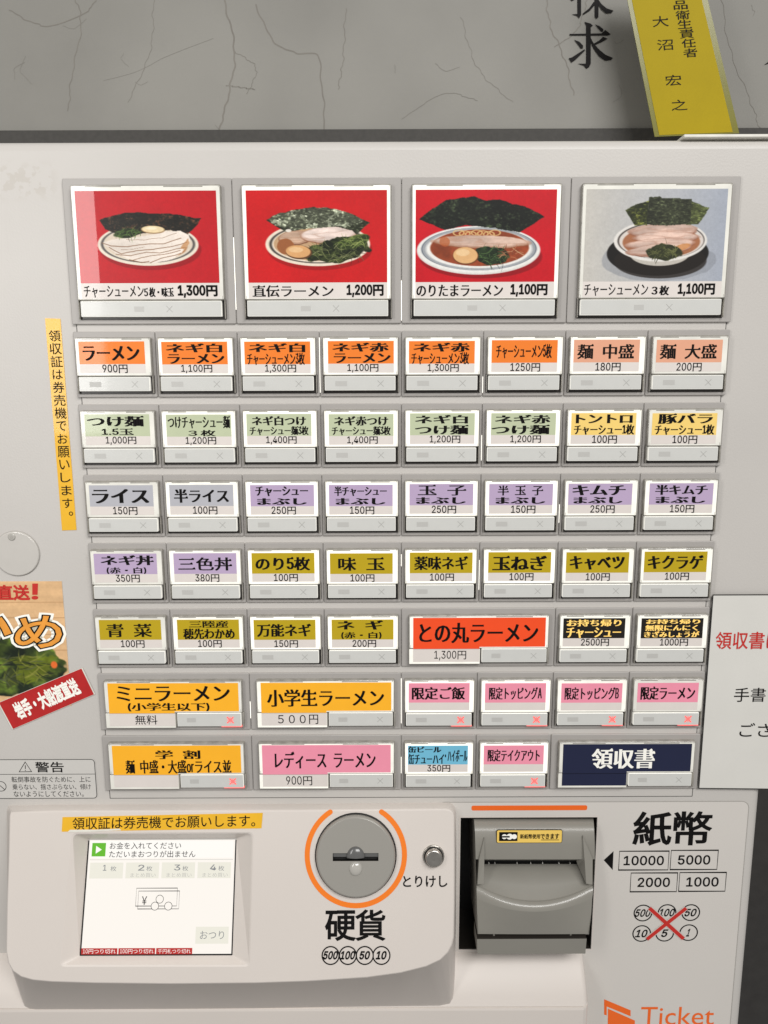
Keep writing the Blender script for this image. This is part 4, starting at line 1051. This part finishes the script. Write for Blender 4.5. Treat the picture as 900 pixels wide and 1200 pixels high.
# dark slot with its teeth
loft([(1006.5, 1006.5, 566, 678, .004, .004), (1015, 1015, 566, 678, .004, .004)], M['black'], smooth=False)
for x in (573, 580, 606, 622, 636, 655, 668):
    mb.face([P(x, 1015, .001), P(x + 1.4, 1015, .001), P(x + .2, 1010, .003), P(x - .8, 1010, .003)], G)
# ramp down to the curved lip
loft([(1012.5, 1012.5, 566, 679, .002, .002), (1020, 1022, 562, 686, -.005, -.006), (1030, 1038, 560, 692, -.010, -.0145), (1036, 1054, 558.5, 695, -.0138, -.0222), (1036.6, 1055.4, 558.4, 695.2, -.0143, -.0230)], G)
# rounded lip, then the front falling back below it
loft([(1036.6, 1055.4, 558.4, 695.2, -.0143, -.0230), (1037.6, 1056.8, 558.4, 695.2, -.0152, -.0245)], M['grey_hi'])  # lighter grey strip paints a highlight along the lip edge
loft([(1037.6, 1056.8, 558.4, 695.2, -.0152, -.0245), (1041, 1060, 558.5, 695, -.0170, -.0266), (1047, 1064, 558.6, 694.8, -.0188, -.0282), (1053, 1068.5, 558.8, 694, -.0198, -.0290)], M['grey_gloss'])
loft([(1053, 1068.5, 558.8, 694, -.0198, -.0290), (1072, 1076, 559.2, 692.8, -.0212, -.0280), (1085, 1086, 559.5, 691.3, -.0226, -.0262), (1094.5, 1094.8, 559.8, 690.3, -.0232, -.0250)], G)
loft([(1094.5, 1094.8, 559.8, 690.3, -.0232, -.0250), (1095.5, 1095.8, 560, 690, -.012, -.012)], M['brown_black'], smooth=False)
# side cheeks
def cheek(pts_f, m):
    mb.face(pts_f, m)
for sx, x0, x1, x2, x3 in ((1, 555, 557.5, 558.5, 559.8), (-1, 695, 697, 695.2, 690.3)):
    F_ = [P(x0, 958, .004), P(x1, 1007, -.012), P(x2, 1037, -.0165), P(x3, 1094.5, -.0245)]
    B_ = [p + Vector((0, .05, -.004)) for p in F_]
    for i in range(3):
        f = [F_[i], B_[i], B_[i + 1], F_[i + 1]]
        mb.face(f if sx > 0 else f[::-1], G)
mb.build('bill_acceptor', MACH, label='grey green banknote acceptor with curved lip')
BA = bpy.data.objects['bill_acceptor']
# side guides
for sx, a, b, c, d in ((1, 560.5, 567.5, 559, 566.5), (-1, 686, 683, 694, 686)):
    mb = MB()
    if sx > 0: F_ = [P(567.3, 982, -.0117), P(567.6, 1007, -.0140), P(566.8, 1035.5, -.0185), P(559.5, 1036.5, -.0185), P(561.5, 1007, -.0142)]
    else: F_ = [P(683, 980, -.0117), P(694.5, 1007, -.0142), P(694.3, 1036.5, -.0185), P(687, 1035.5, -.0185), P(684.5, 1007, -.0140)]
    B_ = [p + Vector((0, .016, 0)) for p in F_]
    if sx > 0: F_ = F_[::-1]; B_ = B_[::-1]
    if sx < 0: F_ = F_[::-1]; B_ = B_[::-1]
    mb.rings([B_, F_], G, smooth=False)
    if sx < 0:
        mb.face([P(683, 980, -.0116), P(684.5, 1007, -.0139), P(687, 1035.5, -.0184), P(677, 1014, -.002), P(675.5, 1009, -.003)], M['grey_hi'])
    mb.build('side_guide', BA)
mb = MB()
# bottom bar and ledge
F_ = [P(559, 1100.5, -.0262), P(687.5, 1100, -.0262), P(686, 1117.5, -.0240), P(559.5, 1118.5, -.0240)]
T_ = [F_[0] + Vector((0, .02, .001)), F_[1] + Vector((0, .02, .001))]
mb.face([F_[3], F_[2], F_[1], F_[0]], G); mb.face([F_[0], F_[1], T_[1], T_[0]], M['brown_black'])
mb.face([F_[0], T_[0], F_[3] + Vector((0, .025, 0)), F_[3]], G); mb.face([F_[1], F_[2], F_[2] + Vector((0, .025, 0)), T_[1]], G)
mb.face([F_[3], F_[3] + Vector((0, .025, -.002)), F_[2] + Vector((0, .025, -.002)), F_[2]], M['brown_black'])
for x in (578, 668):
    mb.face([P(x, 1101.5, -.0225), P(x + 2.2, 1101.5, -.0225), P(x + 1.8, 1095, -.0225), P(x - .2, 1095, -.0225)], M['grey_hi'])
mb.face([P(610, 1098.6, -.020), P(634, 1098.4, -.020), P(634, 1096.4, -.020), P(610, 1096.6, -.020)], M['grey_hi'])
mb.build('bottom_bar', BA)
mb = MB()
bf = Frame(P(620, 980, -.0104), (1, 0, 0), (0, .03, 1))
cs = [bf.px(*p) for p in ((581.5, 987.5), (658.5, 986.5), (657.5, 970.5), (581.5, 972))]
def quadr(q_, r, w, m): mb.poly(bf, rrq(q_, r), w, m)
u0, u1, v0, v1 = cs[0][0], cs[1][0], cs[0][1], cs[3][1]
mb.plate(bf, u0, u1, v0, v1, 0, .0006, .0014, .0001, M['gothic'], M['gothic']); mb.poly(bf, rrect(u0 + .0004, u1 - .0004, v0 + .0004, v1 - .0004, .0012), .0007, M['gold_sticker'])
ru = lambda f: u0 + (u1 - u0) * f
rv = lambda f: v0 + (v1 - v0) * f
mb.rect(bf, ru(.04), ru(.32), rv(.16), rv(.84), .0008, M['gothic'])
for a, r in ((.12, .3), (.2, .36), (.27, .3)): mb.poly(bf, circle(ru(a), rv(.5), (v1 - v0) * r * .62, 18), .0009 + a * .0002, M['white_ink'])
mb.rect(bf, ru(.08), ru(.2), rv(.44), rv(.56), .0011, M['gothic'])
text(mb, bf, '新紙幣使用', ru(.36), ru(.66), rv(.34), rv(.68), M['gothic'], w=.0009, style='bold', weight=.02)
text(mb, bf, 'できます', ru(.67), ru(.95), rv(.32), rv(.70), M['gothic'], w=.0009, style='bold', weight=.03)
mb.rect(bf, ru(.68), ru(.95), rv(.22), rv(.26), .0009, M['gothic'])
mb.build('acceptor_sticker', BA)

# ---------------------------------------------------------------- key cover disc, warning label
mb = MB()
u, v = PANEL.px(20, 648.5); r_ = .0172
mb.tube(PANEL, u, v, [(r_, 0), (r_, .0012), (r_ - .0005, .0017), (r_ - .0012, .0016)], M['clear'], n=64)
mb.stroke(PANEL, circle(u, v, r_ + .0002, 64), .0004, .0005, M['line'], closed=True)
mb.build('lock_cover', MACH, label='clear round key cover with one screw')
mb = MB(); su, sv = PANEL.px(15, 628.5)
mb.tube(PANEL, su, sv, [(.0029, .0016), (.0028, .0021), (.0022, .0024)], M['lens'], n=24)
mb.tube(PANEL, su, sv, [(.0013, .0025), (.0011, .0026)], M['line'], n=6)
mb.build('screw', bpy.data.objects['lock_cover'])
mb = MB()
wu1 = PANEL.px(113, 910)[0]; wv1 = PANEL.px(60, 889)[1]; wv0 = PANEL.px(60, 936)[1]; wu0 = wu1 - .117
mb.poly(PANEL, rrect(wu0, wu1, wv0, wv1, .003), .0003, M['sticker'])
ins_ = .0006
mb.stroke(PANEL, rrect(wu0 + ins_, wu1 - ins_, wv0 + ins_, wv1 - ins_, .0028), .0005, .0004, M['gothic'], closed=True)
vm = PANEL.px(60, 907)[1]; mb.stroke(PANEL, [(wu0 + ins_, vm), (wu1 - ins_, vm)], .0004, .0004, M['gothic'])
text_px(mb, PANEL, '警告', (41.5, 893, 74.5, 905), M['gothic'], w=.0004, style='bold', weight=.012)
t3 = [PANEL.px(*p, .0004) for p in ((22.5, 904.5), (37, 904.3), (29.5, 893))]
mb.stroke(PANEL, t3, .0006, .0004, M['gothic'], closed=True)
mb.stroke(PANEL, [PANEL.px(29.6, 896.8, .0004), PANEL.px(29.7, 901, .0004)], .0006, .0004, M['gothic']); mb.poly(PANEL, circle(*PANEL.px(29.7, 902.7, .0004), .0004, 10), .0004, M['gothic'])
for s_, x0, x1, y0, y1 in (('転倒事故を防ぐために、上に', 13.5, 106, 910, 916.8), ('乗らない、揺さぶらない、傾け', 14.5, 106.5, 918.8, 925.4), ('ないようにしてください。', 16, 98, 927, 933.8)):
    text_px(mb, PANEL, s_, (x0, y0, x1, y1), M['gothic'], w=.0004, style='plain')
cu2, cv2 = PANEL.px(1, 921.5, .0004)
mb.stroke(PANEL, circle(cu2, cv2, .0042, 32), .0005, .0004, M['gothic'], closed=True); mb.stroke(PANEL, [(cu2 - .003, cv2 + .003), (cu2 + .003, cv2 - .003)], .0005, .00042, M['gothic'])
mb.build('warning_label', MACH, label='small black and silver warning label with a triangle')

# ================================================================ THINGS STUCK ON OR LYING ON THE MACHINE
def sheet(mb, fr, pts, w, th, m):
    mb.rings([[fr.p(a, b, w) for a, b in pts], [fr.p(a, b, w + th) for a, b in pts]], m, smooth=False)
# vertical tape
mb = MB()
c = [PANEL.px(*p) for p in ((73, 621.5), (90, 621), (71, 374), (53, 373))]
u0, u1 = c[3][0], c[2][0]; v0, v1 = c[0][1], c[3][1]
sheet(mb, PANEL, [(u0 + .0004, v0), (u1 + .0003, v0 + .0003), (u1, v1 - .0004), (u0, v1)], 0.0001, .0003, M['tape'])
for k, ch in enumerate('領収証は券売機でお願いします。'):
    y = 393.5 + k * 15.1; x = 64 + (y - 393.5) * .0765; hw, hh = 6.8, 6.6
    if ch == '。': x += 3; y -= 3; hw = hh = 2.4
    elif ch in 'はでおいします': hw, hh = 5.8, 5.6
    text_px(mb, PANEL, ch, (x - hw, y - hh, x + hw, y + hh), M['gothic'], w=.0005, style='bold', weight=.006)
tag(mb.build('label_tape', loc=tuple(PANEL.p(u0, v0))), 'yellow tape label running down the left of the buttons, black vertical writing', 'tape label', 'yellow tape labels on the machine')
# horizontal tape
mb = MB()
c = [HF.px(*p) for p in ((72.5, 974.5), (306.5, 970.5), (308, 952.5), (73.5, 957.5))]
sheet(mb, HF, c, .0001, .0003, M['tape'])
ang = math.atan2(c[1][1] - c[0][1], c[1][0] - c[0][0])
text_px(mb, HF, '領収証は券売機でお願いします。', (85, 956.5, 299, 970.5), M['gothic'], w=.0005, style='bold', weight=.006, rot=ang)
mb.poly(HF, [HF.px(*p, .0005) for p in ((79, 975.2), (110, 974.6), (142, 973), (140, 971), (112, 972.2), (82, 972.4))], .0005, M['white_slab'])  # white sliver: the peeling tape edge with its glare painted in
tag(mb.build('label_tape', loc=tuple(HF.p(*c[0]))), 'yellow tape label stuck level above the touch screen, black writing', 'tape label', 'yellow tape labels on the machine')
# seaweed sticker with its red banner
STK = thing('food_sticker', 'seaweed photo sticker with a slanted red banner on the left side of the machine', 'sticker', tuple(PANEL.p(*PANEL.px(20, 850))))
p = Pic(-40, 82, 680, 850, 150, 200, (224, 180, 132))
pl = fbm(p.sh, 40, 4, 4, 4.0, .35)[..., None]; p.img = np.array((232, 190, 142)) * (.86 + .26 * pl)
for y in (704, 722, 741, 760): p.over(np.clip(1 - np.abs(p.Y - y - (fbm(p.sh, 60, 2, int(y)) - .5) * 2) / .9, 0, 1), (150, 104, 66), .45)
n1 = fbm(p.sh, 44, 5, 51, 1.3, .8); n2 = fbm(p.sh, 24, 4, 52); ridge = 1 - np.abs(n1 - .5) * 6
blob = np.maximum(p.ell(20, 778, 58, 34, 0, .5, 53), p.ell(0, 765, 34, 30, 0, .4, 54))
col_ = np.array((30, 40, 26)) * (.6 + .8 * n2[..., None]) + np.clip(ridge, 0, 1)[..., None] * np.array((92, 106, 24)) * np.clip(n2 * 2.4 - .5, 0, 1)[..., None]
p.over(blob, col_); p.over(p.polym([(14, 770), (40, 766), (72, 768), (62, 775), (52, 792), (34, 800), (20, 794), (26, 778)], 9, 61), np.array((112, 124, 30)) * (.55 + .8 * n2[..., None]), .85)
p.over(p.polym([(8, 785), (20, 778), (24, 800), (12, 806)], 6, 63), (58, 66, 34), .8)
p.strands(24, 782, 40, 18, 70, [(40, 46, 34), (104, 112, 40), (156, 156, 72), (24, 32, 24), (122, 126, 52), (86, 92, 70)], 77, .8)
p.over(p.ell(66, 777, 3.6, 4.2), (246, 118, 52))
mb = MB()
cc = [PANEL.px(*q_) for q_ in ((81, 800), (73.5, 680))]; pu1 = (cc[0][0] + cc[1][0]) / 2; pv1 = PANEL.px(40, 681)[1]; pv0 = PANEL.px(40, 850)[1]; pu0 = pu1 - .085
fullv = pv1 - (pv1 - pv0) * (836 - 681) / 169
sheet(mb, PANEL, [(pu0, pv0 + .016), (pu0 + .03, pv0 + .016), (pu1, pv0 + .030), (pu1, pv1), (pu0, pv1)], .0001, .0002, M['notice'])
p.img = p.img[:-28]; p.sh = p.img.shape[:2]
add_pic(mb, PANEL, p, pu0, pu1, pv1 - (pv1 - pv0) * 172 / 200, pv1, .0004, M['pop'])
mb.build('photo_sheet', STK, label='wood and seaweed photo')
mb = MB()
for halo, m_, w_ in ((.08, M['white_ink'], .0005), (.03, M['gothic'], .0006), (0, M['orange_dot'], .0008)):
    text_px(mb, PANEL, 'め', (18, 722, 72, 759), m_, w=w_, style='bold', weight=.010, halo=halo, shear=.1)
    text_px(mb, PANEL, 'か', (-38, 720, 11, 757), m_, w=w_, style='bold', weight=.035, halo=halo, shear=.1)
text_px(mb, PANEL, '直送', (-3, 686, 34, 703), M['red_ink'], w=.0006, style='bold', weight=.035)
text_px(mb, PANEL, '産地', (-42, 687, -4, 704), M['red_ink'], w=.0006, style='bold', weight=.05)
text_px(mb, PANEL, '!', (38.5, 684.5, 43.5, 702), M['red_ink'], w=.0006, style='bold', weight=.03, shear=.1)
mb.build('sticker_lettering', STK)
mb = MB()
c = [PANEL.px(*q_) for q_ in ((15, 854.5), (112, 813), (97, 782), (-2, 823))]
sheet(mb, PANEL, c, .0007, .0002, M['white_slab'])
k_ = .0006; cx_ = sum(a for a, b in c) / 4; cy_ = sum(b for a, b in c) / 4
mb.poly(PANEL, [(cx_ + (a - cx_) * .975, cy_ + (b - cy_) * .975) for a, b in c], .00095, M['red_tape'])
ex_ = Vector((c[1][0] - c[0][0], 0, c[1][1] - c[0][1])).normalized()
bfr = Frame(PANEL.p(cx_, cy_, .001), ex_, Vector((-ex_.z, 0, ex_.x)))
text(mb, bfr, '岩手・大船渡直送', -.0275, .0275, -.0065, .0068, M['white_ink'], w=.0002, style='bold', weight=.05)
mb.build('red_banner', STK)
# paper notice
mb = MB()
c = [PANEL.px(*q_) for q_ in ((817, 922), (833, 695.5), (893, 925))]
nu0 = (c[0][0] + c[1][0]) / 2; nv0, nv1 = c[0][1], c[1][1]; nu1 = nu0 + .135
sheet(mb, PANEL, [(nu0, nv0), (nu1, nv0 - .0022), (nu1, nv1), (nu0, nv1)], .0026, .0003, M['seam'])
mb.poly(PANEL, [(nu0 + .0007, nv0 + .0008), (nu1, nv0 - .0012), (nu1, nv1 - .0008), (nu0 + .0007, nv1 - .0008)], .0030, M['notice'])
text_px(mb, PANEL, '領収書は', (839, 740.5, 915, 760.5), M['red_ink'], w=.0032, style='bold', weight=.012)
text_px(mb, PANEL, '手書き', (860.5, 806, 915, 822.5), M['gothic'], w=.0032, style='bold', weight=.004)
text_px(mb, PANEL, 'ござ', (867, 847, 906, 863.5), M['gothic'], w=.0032, style='bold', weight=.004)
tag(mb.build('paper_notice', loc=tuple(PANEL.p(nu0, nv0))), 'white paper notice with a black edge and red heading, taped right of the buttons', 'notice')
# thin white sheet lying on the machine top
mb = MB()
wu = P(801, 160, .0).x
tfm = Frame((0, -.001, CZ))
mb.plate(tfm, wu, .36, TOPZ + .0002, P(850, 157.5, 0).z - CZ, -.06, 0, .0008, .0005, M['white_slab'])
tag(mb.build('plastic_sheet', loc=(wu, 0, CZ + TOPZ)), 'thin white plastic sheet lying on top of the machine at its right', 'plastic sheet')
